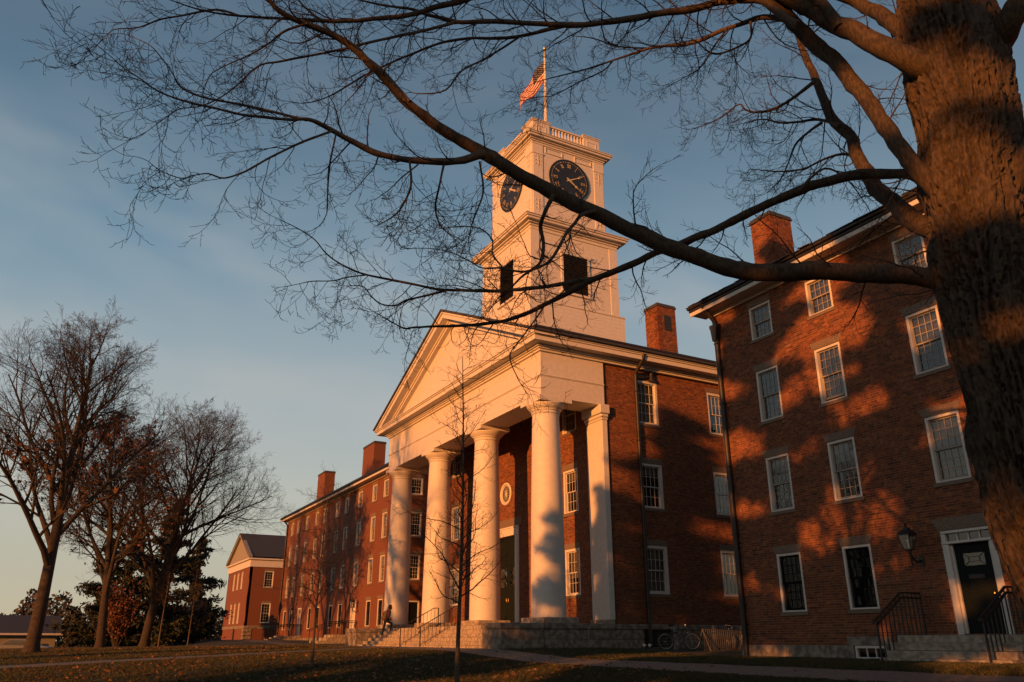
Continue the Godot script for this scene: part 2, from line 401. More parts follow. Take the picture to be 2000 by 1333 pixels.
	"topmost": [[24.88,6.77,10.93,0.065],[24.65,7.44,11.20,0.056],[24.07,7.95,11.85,0.054],[23.44,8.25,12.49,0.051],[22.79,8.36,13.20,0.047],[22.34,8.19,13.85,0.042],[22.13,7.92,14.27,0.039],[22.01,7.76,14.60,0.035],[21.94,7.61,14.82,0.032],[21.87,7.46,15.15,0.029],[21.82,7.29,15.53,0.025],[21.80,7.15,15.89,0.022],[21.81,6.98,16.33,0.017],[21.85,6.76,16.85,0.012],[21.89,6.65,17.13,0.010],[21.91,6.61,17.34,0.007],[21.94,6.59,17.54,0.005]],
	"topmost_b": [[21.76,6.84,16.81,0.013],[21.76,6.82,17.07,0.012],[22.01,6.40,17.38,0.010],[21.96,6.30,17.58,0.009],[21.80,6.24,17.77,0.007],[21.79,6.13,17.98,0.005],[21.86,5.96,18.02,0.003]],
	"fan": [[24.37,7.22,11.06,0.037],[24.05,7.49,11.14,0.033],[23.71,7.63,11.19,0.030],[23.43,7.72,11.25,0.028],[23.20,7.68,11.40,0.026],[23.04,7.67,11.54,0.023],[22.85,7.69,11.78,0.020],[22.70,7.65,11.97,0.017],[22.51,7.58,12.19,0.014],[22.13,7.57,12.45,0.011],[21.68,7.67,12.68,0.008],[21.44,7.72,12.80,0.005]],
	"fan_b": [[22.56,7.92,11.67,0.013],[22.24,8.07,11.97,0.011],[21.77,8.54,12.04,0.009],[21.77,8.44,12.39,0.005]],
	"fan_c": [[22.15,7.85,12.02,0.011],[22.17,7.61,12.21,0.010],[21.91,7.52,12.43,0.009],[21.80,7.25,12.77,0.007],[21.90,7.04,13.08,0.006],[21.93,6.83,13.40,0.004]],
	"fan_d": [[23.89,7.53,11.19,0.017],[23.92,7.23,11.26,0.014],[23.74,7.23,11.27,0.014],[23.31,7.47,11.19,0.014],[23.25,7.51,11.33,0.011],[23.28,7.54,11.48,0.008]],
	"fan_e": [[23.54,7.67,11.23,0.015],[23.35,7.52,11.29,0.012],[23.23,7.23,11.43,0.009],[22.84,7.38,11.34,0.006],[22.59,7.40,11.39,0.005]],
	"ret": [[24.03,5.12,10.94,0.019],[24.04,5.56,10.45,0.014],[24.13,5.44,10.19,0.008],[24.25,5.09,10.11,0.005]],
}

# ------------------------------------------------------------------ brick walls
var TONES := [Color(0.20, 0.058, 0.022), Color(0.23, 0.072, 0.025), Color(0.17, 0.048, 0.019), Color(0.25, 0.085, 0.031), Color(0.13, 0.041, 0.02), Color(0.215, 0.062, 0.021)]

func tone(r: RandomNumberGenerator) -> Color:
	var t: Color = TONES[r.randi() % TONES.size()]
	var k := r.randf_range(0.68, 0.98)
	return Color(t.r * k, t.g * k, t.b * k)

# local axes of t: x along the wall, y up, z out of the wall. openings: Rect2 in wall coordinates. single: Rect2 whose bricks become parts of their own
func brick_wall(parent: Node3D, t: Transform3D, x0: float, x1: float, y0: float, y1: float, openings: Array, sd: int, single := Rect2(), course := 0.075, length := 0.222) -> void:
	var r := RandomNumberGenerator.new()
	r.seed = sd
	backing(parent, t, x0, x1, y0, y1, openings, M.mortar)
	var mb := MB.new()
	var jt := 0.011
	var rows := int(floor((y1 - y0) / course))
	var hh := (y1 - y0) / rows
	var one := []      # a few shared bricks for those that are parts
	for k in 6:
		var q := MB.new()
		q.col = TONES[k] * 0.83
		q.box(Vector3(0, 0, -0.03), Vector3(length - jt, hh - jt, 0.007), 0.004)
		one.append(q.mesh())
	var half := MB.new()
	half.col = TONES[1] * 0.83
	half.box(Vector3(0, 0, -0.03), Vector3(length * 0.5 - jt, hh - jt, 0.007), 0.004)
	var half_mesh := half.mesh()
	var made := 0
	for j in rows:
		var yb := y0 + j * hh + jt * 0.5
		var yt := yb + hh - jt
		var ym := (yb + yt) * 0.5
		var cuts := []
		for o: Rect2 in openings:
			if ym > o.position.y and ym < o.end.y:
				cuts.append(Vector2(o.position.x, o.end.x))
		var header := j % 6 == 5
		var step := length * (0.5 if header else 1.0)
		var x := x0 - (step * 0.5 if j % 2 == 1 else 0.0) - (0.05 if header else 0.0)
		while x < x1:
			var a := maxf(x, x0) + jt * 0.5
			var b := minf(x + step, x1) - jt * 0.5
			x += step
			var parts := [Vector2(a, b)]
			for cu: Vector2 in cuts:
				var nxt := []
				for p: Vector2 in parts:
					if cu.y <= p.x or cu.x >= p.y:
						nxt.append(p)
					else:
						if cu.x - p.x > 0.02: nxt.append(Vector2(p.x, cu.x))
						if p.y - cu.y > 0.02: nxt.append(Vector2(cu.y, p.y))
				parts = nxt
			for p: Vector2 in parts:
				if p.y - p.x < 0.02:
					continue
				var full := absf((p.y - p.x) - (length - jt)) < 0.002
				var is_half := absf((p.y - p.x) - (length * 0.5 - jt)) < 0.002
				if single.has_area() and made < 298 and (full or is_half) and single.has_point(Vector2(p.x, ym)):
					var o := put("brick", half_mesh if is_half else one[r.randi() % 6], M.brick, parent)
					o.transform = t * Transform3D(Basis(), Vector3(p.x, yb, r.randf_range(-0.0015, 0.0015)))
					made += 1
					continue
				mb.col = tone(r)
				if j % 2 == 0 and r.randf() < 0.05:
					mb.col = Color(mb.col.r * 0.5, mb.col.g * 0.5, mb.col.b * 0.55)
				var z := 0.006 + r.randf_range(-0.0025, 0.0025)
				var c0 := t * Vector3(p.x, yb, z)
				var c1 := t * Vector3(p.y, yb, z)
				var c2 := t * Vector3(p.y, yt, z)
				var c3 := t * Vector3(p.x, yt, z)
				var back := t.basis.z * -(z + 0.006)
				mb.quad(c0, c1, c2, c3, t.basis.z)
				mb.quad(c0, c1, c1 + back, c0 + back, -t.basis.y)
				mb.quad(c3, c2, c2 + back, c3 + back, t.basis.y)
				mb.quad(c0, c3, c3 + back, c0 + back, -t.basis.x)
				mb.quad(c1, c2, c2 + back, c1 + back, t.basis.x)
	var o := put("brickwork", mb.mesh(), M.brick, parent)
	o.set_meta("kind", "stuff")

# a wall 0.3 thick with rectangular holes
func backing(parent: Node3D, t: Transform3D, x0: float, x1: float, y0: float, y1: float, openings: Array, m: Material, thick := 0.3, called := "wall") -> void:
	var xs := [x0, x1]
	var ys := [y0, y1]
	for o: Rect2 in openings:
		for e in [o.position.x, o.end.x]:
			if e > x0 and e < x1: xs.append(e)
		for e in [o.position.y, o.end.y]:
			if e > y0 and e < y1: ys.append(e)
	xs.sort()
	ys.sort()
	var mb := MB.new()
	for a in xs.size() - 1:
		for b in ys.size() - 1:
			if xs[a + 1] - xs[a] < 0.0005 or ys[b + 1] - ys[b] < 0.0005:
				continue
			var mid := Vector2((xs[a] + xs[a + 1]) * 0.5, (ys[b] + ys[b + 1]) * 0.5)
			var hole := false
			for o: Rect2 in openings:
				if o.has_point(mid):
					hole = true
			if hole:
				continue
			for z in [0.0, -thick]:
				mb.quad(t * Vector3(xs[a], ys[b], z), t * Vector3(xs[a + 1], ys[b], z), t * Vector3(xs[a + 1], ys[b + 1], z), t * Vector3(xs[a], ys[b + 1], z), t.basis.z * (1.0 if z == 0.0 else -1.0))
	for o: Rect2 in openings:
		var p := [Vector2(o.position.x, o.position.y), Vector2(o.end.x, o.position.y), Vector2(o.end.x, o.end.y), Vector2(o.position.x, o.end.y)]
		var nn := [t.basis.y, -t.basis.x, -t.basis.y, t.basis.x]
		for q in 4:
			var a: Vector2 = p[q]
			var b: Vector2 = p[(q + 1) % 4]
			mb.quad(t * Vector3(a.x, a.y, 0), t * Vector3(b.x, b.y, 0), t * Vector3(b.x, b.y, -thick), t * Vector3(a.x, a.y, -thick), nn[q])
	for e in [[Vector2(x0, y0), Vector2(x0, y1), -t.basis.x], [Vector2(x1, y0), Vector2(x1, y1), t.basis.x], [Vector2(x0, y1), Vector2(x1, y1), t.basis.y], [Vector2(x0, y0), Vector2(x1, y0), -t.basis.y]]:
		var a: Vector2 = e[0]
		var b: Vector2 = e[1]
		mb.quad(t * Vector3(a.x, a.y, 0), t * Vector3(b.x, b.y, 0), t * Vector3(b.x, b.y, -thick), t * Vector3(a.x, a.y, -thick), e[2])
	put(called, mb.mesh(), m, parent)

# ------------------------------------------------------------------ windows
var wcache := {}

# a sash window; origin at the middle of its bottom edge in the wall's face, z outwards
func window(parent: Node3D, t: Transform3D, w: float, h: float, cols: int, rows: int, opt := {}) -> Node3D:
	var key := "%s %s %s %s %s" % [w, h, cols, rows, opt]
	if wcache.has(key):
		var d: Node3D = wcache[key].duplicate()
		d.name = "window"
		parent.add_child(d, true)
		d.transform = t
		return d
	var o := node("window", parent, t)
	var cw: float = opt.get("casing", 0.085)
	var zf: float = opt.get("front", -0.012)
	var zb: float = opt.get("back", -0.2)
	var deep: float = opt.get("sash", -0.1)
	var mb := MB.new()
	mb.box(Vector3(-w / 2 + 0.002, 0.0, zb), Vector3(-w / 2 + cw, h - 0.002, zf), 0.006)
	mb.box(Vector3(w / 2 - cw, 0.0, zb), Vector3(w / 2 - 0.002, h - 0.002, zf), 0.006)
	mb.box(Vector3(-w / 2 + cw, h - cw, zb), Vector3(w / 2 - cw, h - 0.003, zf - 0.002), 0.006)
	mb.box(Vector3(-w / 2 + cw, 0.002, zb), Vector3(w / 2 - cw, cw * 0.55, zf - 0.001), 0.006)
	put("casing", mb.mesh(), M.white, o)
	var iw := w - 2.0 * cw
	var y0 := cw * 0.55
	var ih := h - cw - y0
	var fancy: bool = opt.get("panes", true)
	var open: float = opt.get("open", 0.0)
	for s in 2:       # lower and upper sash
		var b := y0 + (ih * 0.5 - 0.02 if s == 1 else open)
		var tp := b + ih * 0.5 + 0.02 - (open if s == 0 else 0.0) * 0.0
		var z1 := deep - (0.045 if s == 0 else 0.0)
		var z0 := z1 - 0.04
		var st := 0.045
		var sm := MB.new()
		sm.box(Vector3(-iw / 2 + 0.001, b, z0), Vector3(-iw / 2 + st, tp, z1), 0.004)
		sm.box(Vector3(iw / 2 - st, b, z0), Vector3(iw / 2 - 0.001, tp, z1), 0.004)
		sm.box(Vector3(-iw / 2 + st, b, z0), Vector3(iw / 2 - st, b + (0.07 if s == 0 else st), z1 - 0.001), 0.004)
		sm.box(Vector3(-iw / 2 + st, tp - st, z0), Vector3(iw / 2 - st, tp, z1 - 0.001), 0.004)
		var gx0 := -iw / 2 + st
		var gw := iw - 2.0 * st
		var gy0 := b + (0.07 if s == 0 else st)
		var gh := tp - st - gy0
		for k in range(1, cols):
			sm.box(Vector3(gx0 + gw * k / cols - 0.009, gy0, z0 + 0.006), Vector3(gx0 + gw * k / cols + 0.009, gy0 + gh, z1 - 0.006))
		for k in range(1, rows):
			sm.box(Vector3(gx0, gy0 + gh * k / rows - 0.009, z0 + 0.008), Vector3(gx0 + gw, gy0 + gh * k / rows + 0.009, z1 - 0.008))
		put("sash", sm.mesh(), M.white_old if not opt.has("sash_mat") else opt.sash_mat, o)
		if fancy:
			var pm := MB.new()
			pm.box(Vector3(-gw / cols * 0.5 + 0.01, 0.01, -0.0015), Vector3(gw / cols * 0.5 - 0.01, gh / rows - 0.01, 0.0015))
			var pmesh := pm.mesh()
			for a in cols:
				for k in rows:
					var pane := put("pane", pmesh, M.glass, o, Vector3(gx0 + gw * (a + 0.5) / cols, gy0 + gh * k / rows, (z0 + z1) * 0.5))
					pane.rotation = Vector3(rng.randf_range(-0.005, 0.005), rng.randf_range(-0.005, 0.005), 0)
		else:
			var pm := MB.new()
			pm.box(Vector3(gx0, gy0, (z0 + z1) * 0.5 - 0.002), Vector3(gx0 + gw, gy0 + gh, (z0 + z1) * 0.5 + 0.002))
			put("pane", pm.mesh(), M.glass, o)
	var bl: float = opt.get("blind", 0.0)
	if bl > 0.0:
		var bm := MB.new()
		bm.box(Vector3(-iw / 2 + 0.01, h - cw - ih * bl, zb - 0.05), Vector3(iw / 2 - 0.01, h - cw + 0.03, zb - 0.045))
		put("blind", bm.mesh(), opt.get("cloth", M.blind), o)
	if opt.get("screen", false):
		var qm := MB.new()
		qm.box(Vector3(-iw / 2 + 0.004, y0, deep + 0.03), Vector3(iw / 2 - 0.004, y0 + ih, deep + 0.034))
		put("screen", qm.mesh(), M.screen, o)
	if opt.get("lintel", true):
		var lm := MB.new()
		var fl: float = opt.get("flare", 0.11)
		lm.prism(PackedVector2Array([Vector2(-w / 2 - 0.015, h + 0.004), Vector2(w / 2 + 0.015, h + 0.004), Vector2(w / 2 + 0.015 + fl, h + 0.25), Vector2(-w / 2 - 0.015 - fl, h + 0.25)]), -0.1, 0.016)
		put("lintel", lm.mesh(), M.brownstone, o)
	if opt.get("sill", true):
		var lm := MB.new()
		lm.box(Vector3(-w / 2 - 0.06, -0.12, -0.19), Vector3(w / 2 + 0.06, -0.003, 0.045), 0.01)
		put("sill", lm.mesh(), M.brownstone, o)
	wcache[key] = o
	return o

func hole(xc: float, y: float, w: float, h: float) -> Rect2:
	return Rect2(xc - w / 2, y, w, h)

# ------------------------------------------------------------------ small fittings
func lantern(label: String, at: Vector3, group: String) -> Node3D:      # at = lamp centre; the wall is behind it (-z)
	var o := thing("wall_lantern", label, "lantern", at, 0.0, group)
	var mb := MB.new()
	for s in [[-1, -1], [1, -1], [1, 1], [-1, 1]]:
		mb.rod(Vector3(0.1 * s[0], -0.22, 0.1 * s[1]), Vector3(0.17 * s[0], 0.17, 0.17 * s[1]), 0.011, 6)
	mb.box(Vector3(-0.105, -0.25, -0.105), Vector3(0.105, -0.22, 0.105))
	for s in [-1.0, 1.0]:
		mb.bar(Vector3(-0.17, 0.17, 0.17 * s), Vector3(0.17, 0.17, 0.17 * s), 0.025, 0.025)
		mb.bar(Vector3(0.17 * s, 0.17, -0.17), Vector3(0.17 * s, 0.17, 0.17), 0.024, 0.024)
	put("cage", mb.mesh(), M.iron, o)
	mb = MB.new()
	mb.lathe(Vector3.ZERO, [[0.27, 0.17], [0.245, 0.2], [0.14, 0.3], [0.1, 0.31], [0.09, 0.36], [0.05, 0.38], [0.03, 0.42], [0.05, 0.45], [0.025, 0.49], [0.0, 0.5]], 4, 0.0, 4, PI / 4)
	put("roof", mb.mesh(), M.iron, o)
	mb = MB.new()
	for q in 4:
		var a := PI / 2 * q
		var d := Vector3(cos(a), 0, sin(a))
		var x := Vector3(-sin(a), 0, cos(a))
		mb.quad(d * 0.098 + x * -0.09 + Vector3(0, -0.21, 0), d * 0.098 + x * 0.09 + Vector3(0, -0.21, 0), d * 0.165 + x * 0.155 + Vector3(0, 0.16, 0), d * 0.165 + x * -0.155 + Vector3(0, 0.16, 0), d)
	put("pane", mb.mesh(), M.glass, o)
	mb = MB.new()
	mb.lathe(Vector3.ZERO, [[0.0, -0.06], [0.035, -0.04], [0.045, 0.0], [0.03, 0.04], [0.0, 0.055]], 10)
	mb.rod(Vector3(0, -0.22, 0), Vector3(0, -0.05, 0), 0.02, 8)
	put("bulb", mb.mesh(), M.bulb, o)
	mb = MB.new()
	var pts := PackedVector3Array([Vector3(0, -0.25, 0), Vector3(0, -0.36, -0.02), Vector3(0, -0.5, -0.12), Vector3(0, -0.56, -0.26), Vector3(0, -0.52, -0.42)])
	mb.tube(pts, PackedFloat32Array([0.05, 0.03, 0.028, 0.028, 0.03]), 8, true)
	mb.tube(PackedVector3Array([Vector3(0, -0.36, 0), Vector3(0.0, -0.66, -0.02), Vector3(0, -0.62, -0.1)]), PackedFloat32Array([0.03, 0.018, 0.012]), 6, true)
	put("bracket", mb.mesh(), M.iron, o)
	mb = MB.new()
	mb.box(Vector3(-0.07, -0.66, -0.468), Vector3(0.07, -0.38, -0.42), 0.01)
	put("wall_plate", mb.mesh(), M.iron, o)
	return o

# handrail in the plane x = 0, from the foot (z0,y0) up to (z1,y1) and level to z2
func handrail(label: String, at: Vector3, z0: float, y0: float, z1: float, y1: float, z2: float, hgt: float, group: String, gap := 0.14, twin := false) -> Node3D:
	var o := thing("handrail", label, "handrail", at, 0.0, group)
	var th := 0.046 if twin else 0.035
	for k in (2 if twin else 1):
		var mb := MB.new()
		var e := -0.13 * k
		mb.bar(Vector3(0, y0 + hgt + e, z0 + 0.02), Vector3(0, y1 + hgt + e, z1), th * 1.2, th)
		mb.bar(Vector3(0, y1 + hgt + e, z1), Vector3(0, y1 + hgt + e, z2), th * 1.2, th)
		if k == 0:
			mb.tube(PackedVector3Array([Vector3(0, y0 + hgt, z0), Vector3(0, y0 + hgt - 0.02, z0 + 0.1), Vector3(0, y0 + hgt - 0.1, z0 + 0.14)]), PackedFloat32Array([0.022, 0.022, 0.03]), 8, true)
		put("rail", mb.mesh(), M.iron, o)
	if not twin:
		var mb := MB.new()
		mb.bar(Vector3(0, y0 + 0.12, z0), Vector3(0, y1 + 0.12, z1), 0.02, 0.02)
		mb.bar(Vector3(0, y1 + 0.12, z1), Vector3(0, y1 + 0.12, z2), 0.02, 0.02)
		put("rail", mb.mesh(), M.iron, o)
	var n := int(absf(z2 - z0) / gap)
	for k in n + 1:
		var z := lerpf(z0, z2, float(k) / n)
		var y: float = lerpf(y0, y1, clampf((z - z0) / (z1 - z0), 0, 1))
		var post := k == 0 or k == n
		var mb := MB.new()
		mb.bar(Vector3(0, y + (-0.02 if post or twin else 0.12), z), Vector3(0, y + hgt, z), 0.04 if post else (0.026 if twin else 0.016), 0.04 if post else (0.026 if twin else 0.016))
		put("post" if post else "baluster", mb.mesh(), M.iron, o)
	return o

# straight flight; y falls from the top step (z1) to the ground (z0)
func stone_steps(parent: Node3D, x0: float, x1: float, z1: float, z0: float, ytop: float, ybot: float, count: int, m: Material, sd: int, split := 2.6) -> void:
	var r := RandomNumberGenerator.new()
	r.seed = sd
	var rise := (ytop - ybot) / count
	var tread := (z0 - z1) / count
	for k in count:
		var y := ybot + rise * (k + 1)
		var zf := z0 - tread * k
		var x := x0
		while x < x1 - 0.01:
			var w := split * r.randf_range(0.7, 1.3)
			var e := x1 if x + w > x1 - split * 0.5 else x + w
			var mb := MB.new()
			mb.box(Vector3(x + 0.004, y - rise + (0.0 if k > 0 else -0.25), z1 - 0.02), Vector3(e - 0.004, y + r.randf_range(-0.006, 0.006), zf + r.randf_range(-0.01, 0.01)), 0.012)
			put("step_stone", mb.mesh(), m, parent)
			x = e

func downspout(parent: Node3D, t: Transform3D, y1: float, y0: float, out: float) -> void:
	var mb := MB.new()
	mb.tube(PackedVector3Array([t * Vector3(0, y1 + 0.5, out), t * Vector3(0, y1 + 0.28, out * 0.95), t * Vector3(0.0, y1 - 0.25, 0.16), t * Vector3(0, y1 - 0.5, 0.11), t * Vector3(0, y0, 0.11)]), PackedFloat32Array([0.09, 0.09, 0.09, 0.09, 0.09]), 10, true)
	put("downspout", mb.mesh(), M.pipe, parent)
	var y := y1 - 1.2
	while y > y0:
		var b := MB.new()
		b.box(Vector3(-0.09, -0.025, 0), Vector3(0.09, 0.025, 0.2))
		var o := put("strap", b.mesh(), M.pipe, parent)
		o.transform = t * Transform3D(Basis(), Vector3(0, y, 0.0))
		y -= 2.4

# ------------------------------------------------------------------ the two brick dormitories
var ZW := -3.42        # plane of the fronts

func dorm_shell(o: Node3D, x0: float, x1: float, back: float) -> void:
	# plain north, south and east walls, floor and roof
	var t := Transform3D()
	var mb := MB.new()
	mb.quad(Vector3(x0, -0.4, back), Vector3(x1, -0.4, back), Vector3(x1, 12.4, back), Vector3(x0, 12.4, back), Vector3(0, 0, -1))
	mb.quad(Vector3(x0, 0.3, ZW - 0.3), Vector3(x1, 0.3, ZW - 0.3), Vector3(x1, 0.3, back), Vector3(x0, 0.3, back), Vector3.UP)
	put("rear_wall", mb.mesh(), M.brick_far, o)
	var ov := 0.8
	var zm := (ZW + back) * 0.5
	var rise := (zm - ZW) * -0.42
	mb = MB.new()
	for s in [[ZW + ov - 0.03, 12.78], [back - ov, 12.78]]:
		var e: float = s[0]
		var nn := Vector3(0, 1, 0.42 if e > zm else -0.42).normalized()
		for dy in [0.0, -0.12]:
			mb.quad(Vector3(x0 - 0.5, s[1] + dy, e), Vector3(x1 + 0.5, s[1] + dy, e), Vector3(x1 + 0.5, s[1] + dy + rise + 0.33, zm), Vector3(x0 - 0.5, s[1] + dy + rise + 0.33, zm), nn * (1.0 if dy == 0.0 else -1.0))
	put("roof", mb.mesh(), M.slate, o)

func gable_end(o: Node3D, x: float, back: float, sgn: float, openings: Array, bricks: bool, sd: int) -> void:
	# wall across the building at x, facing +x or -x
	var t := Transform3D(Basis(Vector3(0, 0, -sgn), Vector3.UP, Vector3(sgn, 0, 0)), Vector3(x, 0, 0))
	var a := ZW * -sgn
	var b := back * -sgn
	var lo := minf(a, b)
	var hi := maxf(a, b)
	if bricks:
		brick_wall(o, t, lo, hi, 0.235, 12.45, openings, sd)
	else:
		backing(o, t, lo, hi, -0.4, 12.45, openings, M.brick_far)
	var zm := (ZW + back) * 0.5
	var mb := MB.new()
	var p := PackedVector2Array([Vector2(lo, 12.451), Vector2(hi, 12.451), Vector2((lo + hi) / 2, 12.45 + (hi - lo) * 0.21)])
	mb.prism(p, -0.3, 0.0, t)
	put("gable", mb.mesh(), M.brick_far, o)

func dorm_cornice(o: Node3D, x0: float, x1: float, slates: bool, sd: int) -> void:
	var z := ZW
	var mb := MB.new()
	mb.box(Vector3(x0 - 0.1, 12.27, z - 0.1), Vector3(x1 + 0.1, 12.345, z + 0.1), 0.012)
	mb.box(Vector3(x0 - 0.1, 12.345, z - 0.1), Vector3(x1 + 0.1, 12.40, z + 0.17), 0.02)
	put("bed_moulding", mb.mesh(), M.white_old, o)
	mb = MB.new()
	mb.box(Vector3(x0 - 0.45, 12.40, z - 0.1), Vector3(x1 + 0.45, 12.45, z + 0.62))
	put("soffit", mb.mesh(), M.white_old, o)
	mb = MB.new()
	mb.box(Vector3(x0 - 0.5, 12.37, z + 0.62), Vector3(x1 + 0.5, 12.53, z + 0.68), 0.012)
	put("fascia", mb.mesh(), M.white_old, o)
	mb = MB.new()
	mb.box(Vector3(x0 - 0.52, 12.53, z + 0.3), Vector3(x1 + 0.52, 12.63, z + 0.72), 0.02)
	mb.box(Vector3(x0 - 0.55, 12.63, z + 0.3), Vector3(x1 + 0.55, 12.745, z + 0.8), 0.02)
	put("gutter", mb.mesh(), M.pipe, o)
	if slates:
		var r := RandomNumberGenerator.new()
		r.seed = sd
		var vs := []
		for k in 4:
			var s := MB.new()
			var w := 0.38 + 0.05 * k
			s.xbox(Transform3D(Basis(Vector3(1, 0, 0), 0.38).rotated(Vector3(0, 0, 1), r.randf_range(-0.03, 0.03)), Vector3(w / 2, 0.02, -0.25)), Vector3(w / 2 - 0.004, 0.011 + 0.002 * k, 0.3), 0.004)
			vs.append([s.mesh(), w])
		for row in 2:
			var x := x0 - 0.55
			while x < minf(x1, 24.0):
				var q: Array = vs[r.randi() % 4]
				put("slate", q[0], M.slate, o, Vector3(x, 12.80 + row * 0.10 + r.randf_range(-0.008, 0.05), z + 0.84 - row * 0.16 + r.randf_range(-0.05, 0.03)))
				x += q[1]

func chimney(o: Node3D, lo: Vector3, hi: Vector3, bricks: bool, sd: int) -> Node3D:
	var c := node("chimney", o)
	if bricks:
		brick_wall(c, Transform3D(Basis(), Vector3(0, 0, hi.z)), lo.x, hi.x, lo.y, hi.y - 0.2, [], sd)
		brick_wall(c, Transform3D(Basis(Vector3(0, 0, -1), Vector3.UP, Vector3(1, 0, 0)), Vector3(hi.x, 0, 0)), -hi.z, -lo.z, lo.y, hi.y - 0.2, [], sd + 1)
		var mb := MB.new()
		mb.box(Vector3(lo.x, lo.y, lo.z), Vector3(hi.x - 0.301, hi.y - 0.2, hi.z - 0.301))
		put("core", mb.mesh(), M.brick_far, c)
	else:
		var mb := MB.new()
		mb.box(lo, Vector3(hi.x, hi.y - 0.2, hi.z))
		put("stack", mb.mesh(), M.brick_far, c)
	var mb2 := MB.new()
	mb2.box(Vector3(lo.x - 0.05, hi.y - 0.2, lo.z - 0.05), Vector3(hi.x + 0.05, hi.y - 0.08, hi.z + 0.05), 0.01)
	mb2.box(Vector3(lo.x - 0.02, hi.y - 0.08, lo.z - 0.02), Vector3(hi.x + 0.02, hi.y, hi.z + 0.02), 0.01)
	put("cap", mb2.mesh(), M.slate, c)
	return c

var FLOORS := [[1.23, 1.84], [4.45, 1.87], [7.60, 1.87], [10.68, 1.28]]

func south_dorm() -> void:
	var o := thing("brick_dormitory", "tall red brick dormitory with green door behind the big tree trunk", "building", Vector3.ZERO)
	var x0 := 7.52
	var x1 := 46.0
	var back := -16.5
	var cols := [9.975, 12.645, 16.1, 19.6, 22.3]
	var holes := []
	for cx: float in cols:
		for f in 4:
			if cx > 15.0 and cx < 17.0 and f == 0:
				continue
			holes.append(hole(cx, FLOORS[f][0], 1.05, FLOORS[f][1]))
	holes.append(Rect2(15.42, 0.5, 1.5, 2.66))        # door
	brick_wall(o, Transform3D(Basis(), Vector3(0, 0, ZW)), x0, 24.0, 0.235, 12.42, holes, 11, Rect2(13.25, 0.5, 2.2, 2.75))
	backing(o, Transform3D(Basis(), Vector3(0, 0, ZW)), 24.0, x1, 0.235, 12.42, [], M.brick_far)
	gable_end(o, x0, back, -1.0, [], false, 0)
	gable_end(o, x1, back, 1.0, [], false, 0)
	dorm_shell(o, x0, x1, back)
	dorm_cornice(o, x0, x1, true, 12)
	var k := 0
	for cx: float in cols:
		for f in 4:
			if cx > 15.0 and cx < 17.0 and f == 0:
				continue
			k += 1
			var opt := {"flare": 0.12 if f < 3 else 0.06, "sash_mat": M.dark if f == 0 else M.sash}
			if f == 3:
				opt["lintel"] = true
			if f > 0:
				opt["blind"] = [0.98, 0.98, 0.55, 0.98][(k * 7) % 4]
				opt["cloth"] = M.shade_cloth
			else:
				opt["screen"] = true
			if f == 2 and cx > 12.0 and cx < 13.0:
				opt["open"] = 0.09
			window(o, Transform3D(Basis(), Vector3(cx, FLOORS[f][0], ZW)), 1.05, FLOORS[f][1], 4, 3 if f < 3 else 2, opt)
	# foundation of granite blocks
	var r := RandomNumberGenerator.new()
	r.seed = 5
	var x := x0 - 0.03
	while x < 30.0:
		var w := r.randf_range(1.5, 2.4)
		if x < 12.1 and x + w > 12.1:
			w = 12.12 - x
		if x > 12.1 and x < 13.2:
			x = 13.2
			continue
		var mb := MB.new()
		mb.box(Vector3(x + 0.004, -0.8, ZW - 0.25), Vector3(x + w - 0.004, 0.232, ZW + 0.05 + r.randf_range(-0.008, 0.008)), 0.012)
		put("foundation_stone", mb.mesh(), M.granite, o)
		x += w
	var mb0 := MB.new()
	mb0.box(Vector3(11.9, 0.234, ZW - 0.2), Vector3(13.4, 0.48, ZW + 0.045), 0.012)
	put("lintel_stone", mb0.mesh(), M.granite, o)
	var mb1 := MB.new()
	mb1.box(Vector3(12.12, -0.8, ZW - 0.25), Vector3(13.2, -0.16, ZW + 0.04), 0.01)
	put("foundation_stone", mb1.mesh(), M.granite, o)
	var bw := node("cellar_window", o, Transform3D(Basis(), Vector3(12.66, -0.155, ZW)))
	mb0 = MB.new()
	for s in [-1.0, 1.0]:
		mb0.box(Vector3(s * 0.535, 0, -0.1), Vector3(s * 0.46, 0.385, 0.02), 0.004)
	mb0.box(Vector3(-0.46, 0.31, -0.1), Vector3(0.46, 0.384, 0.018), 0.004)
	mb0.box(Vector3(-0.46, 0.0, -0.1), Vector3(0.46, 0.07, 0.018), 0.004)
	for s in [-0.155, 0.155]:
		mb0.box(Vector3(s - 0.014, 0.07, -0.06), Vector3(s + 0.014, 0.31, 0.0))
	put("frame", mb0.mesh(), M.white, bw)
	mb0 = MB.new()
	mb0.box(Vector3(-0.46, 0.07, -0.05), Vector3(0.46, 0.31, -0.045))
	put("pane", mb0.mesh(), M.glass, bw)
	# front door
	var d := node("front_door", o, Transform3D(Basis(), Vector3(16.17, 0.5, ZW)))
	mb0 = MB.new()
	for s in [-1.0, 1.0]:
		mb0.box(Vector3(s * 0.745, 0.0, -0.22), Vector3(s * 0.56, 2.3, 0.01), 0.012)
		mb0.box(Vector3(s * 0.56, 0.0, -0.22), Vector3(s * 0.5, 2.26, -0.06), 0.008)
	mb0.box(Vector3(-0.745, 2.3, -0.22), Vector3(0.745, 2.37, 0.03), 0.012)
	mb0.box(Vector3(-0.745, 2.58, -0.22), Vector3(0.745, 2.655, 0.01), 0.012)
	mb0.box(Vector3(-0.745, 2.37, -0.22), Vector3(-0.62, 2.58, -0.005), 0.008)
	mb0.box(Vector3(0.745, 2.37, -0.22), Vector3(0.62, 2.58, -0.005), 0.008)
	for s in [-0.31, 0.0, 0.31]:
		mb0.box(Vector3(s - 0.016, 2.37, -0.12), Vector3(s + 0.016, 2.58, -0.06))
	put("frame", mb0.mesh(), M.white, d)
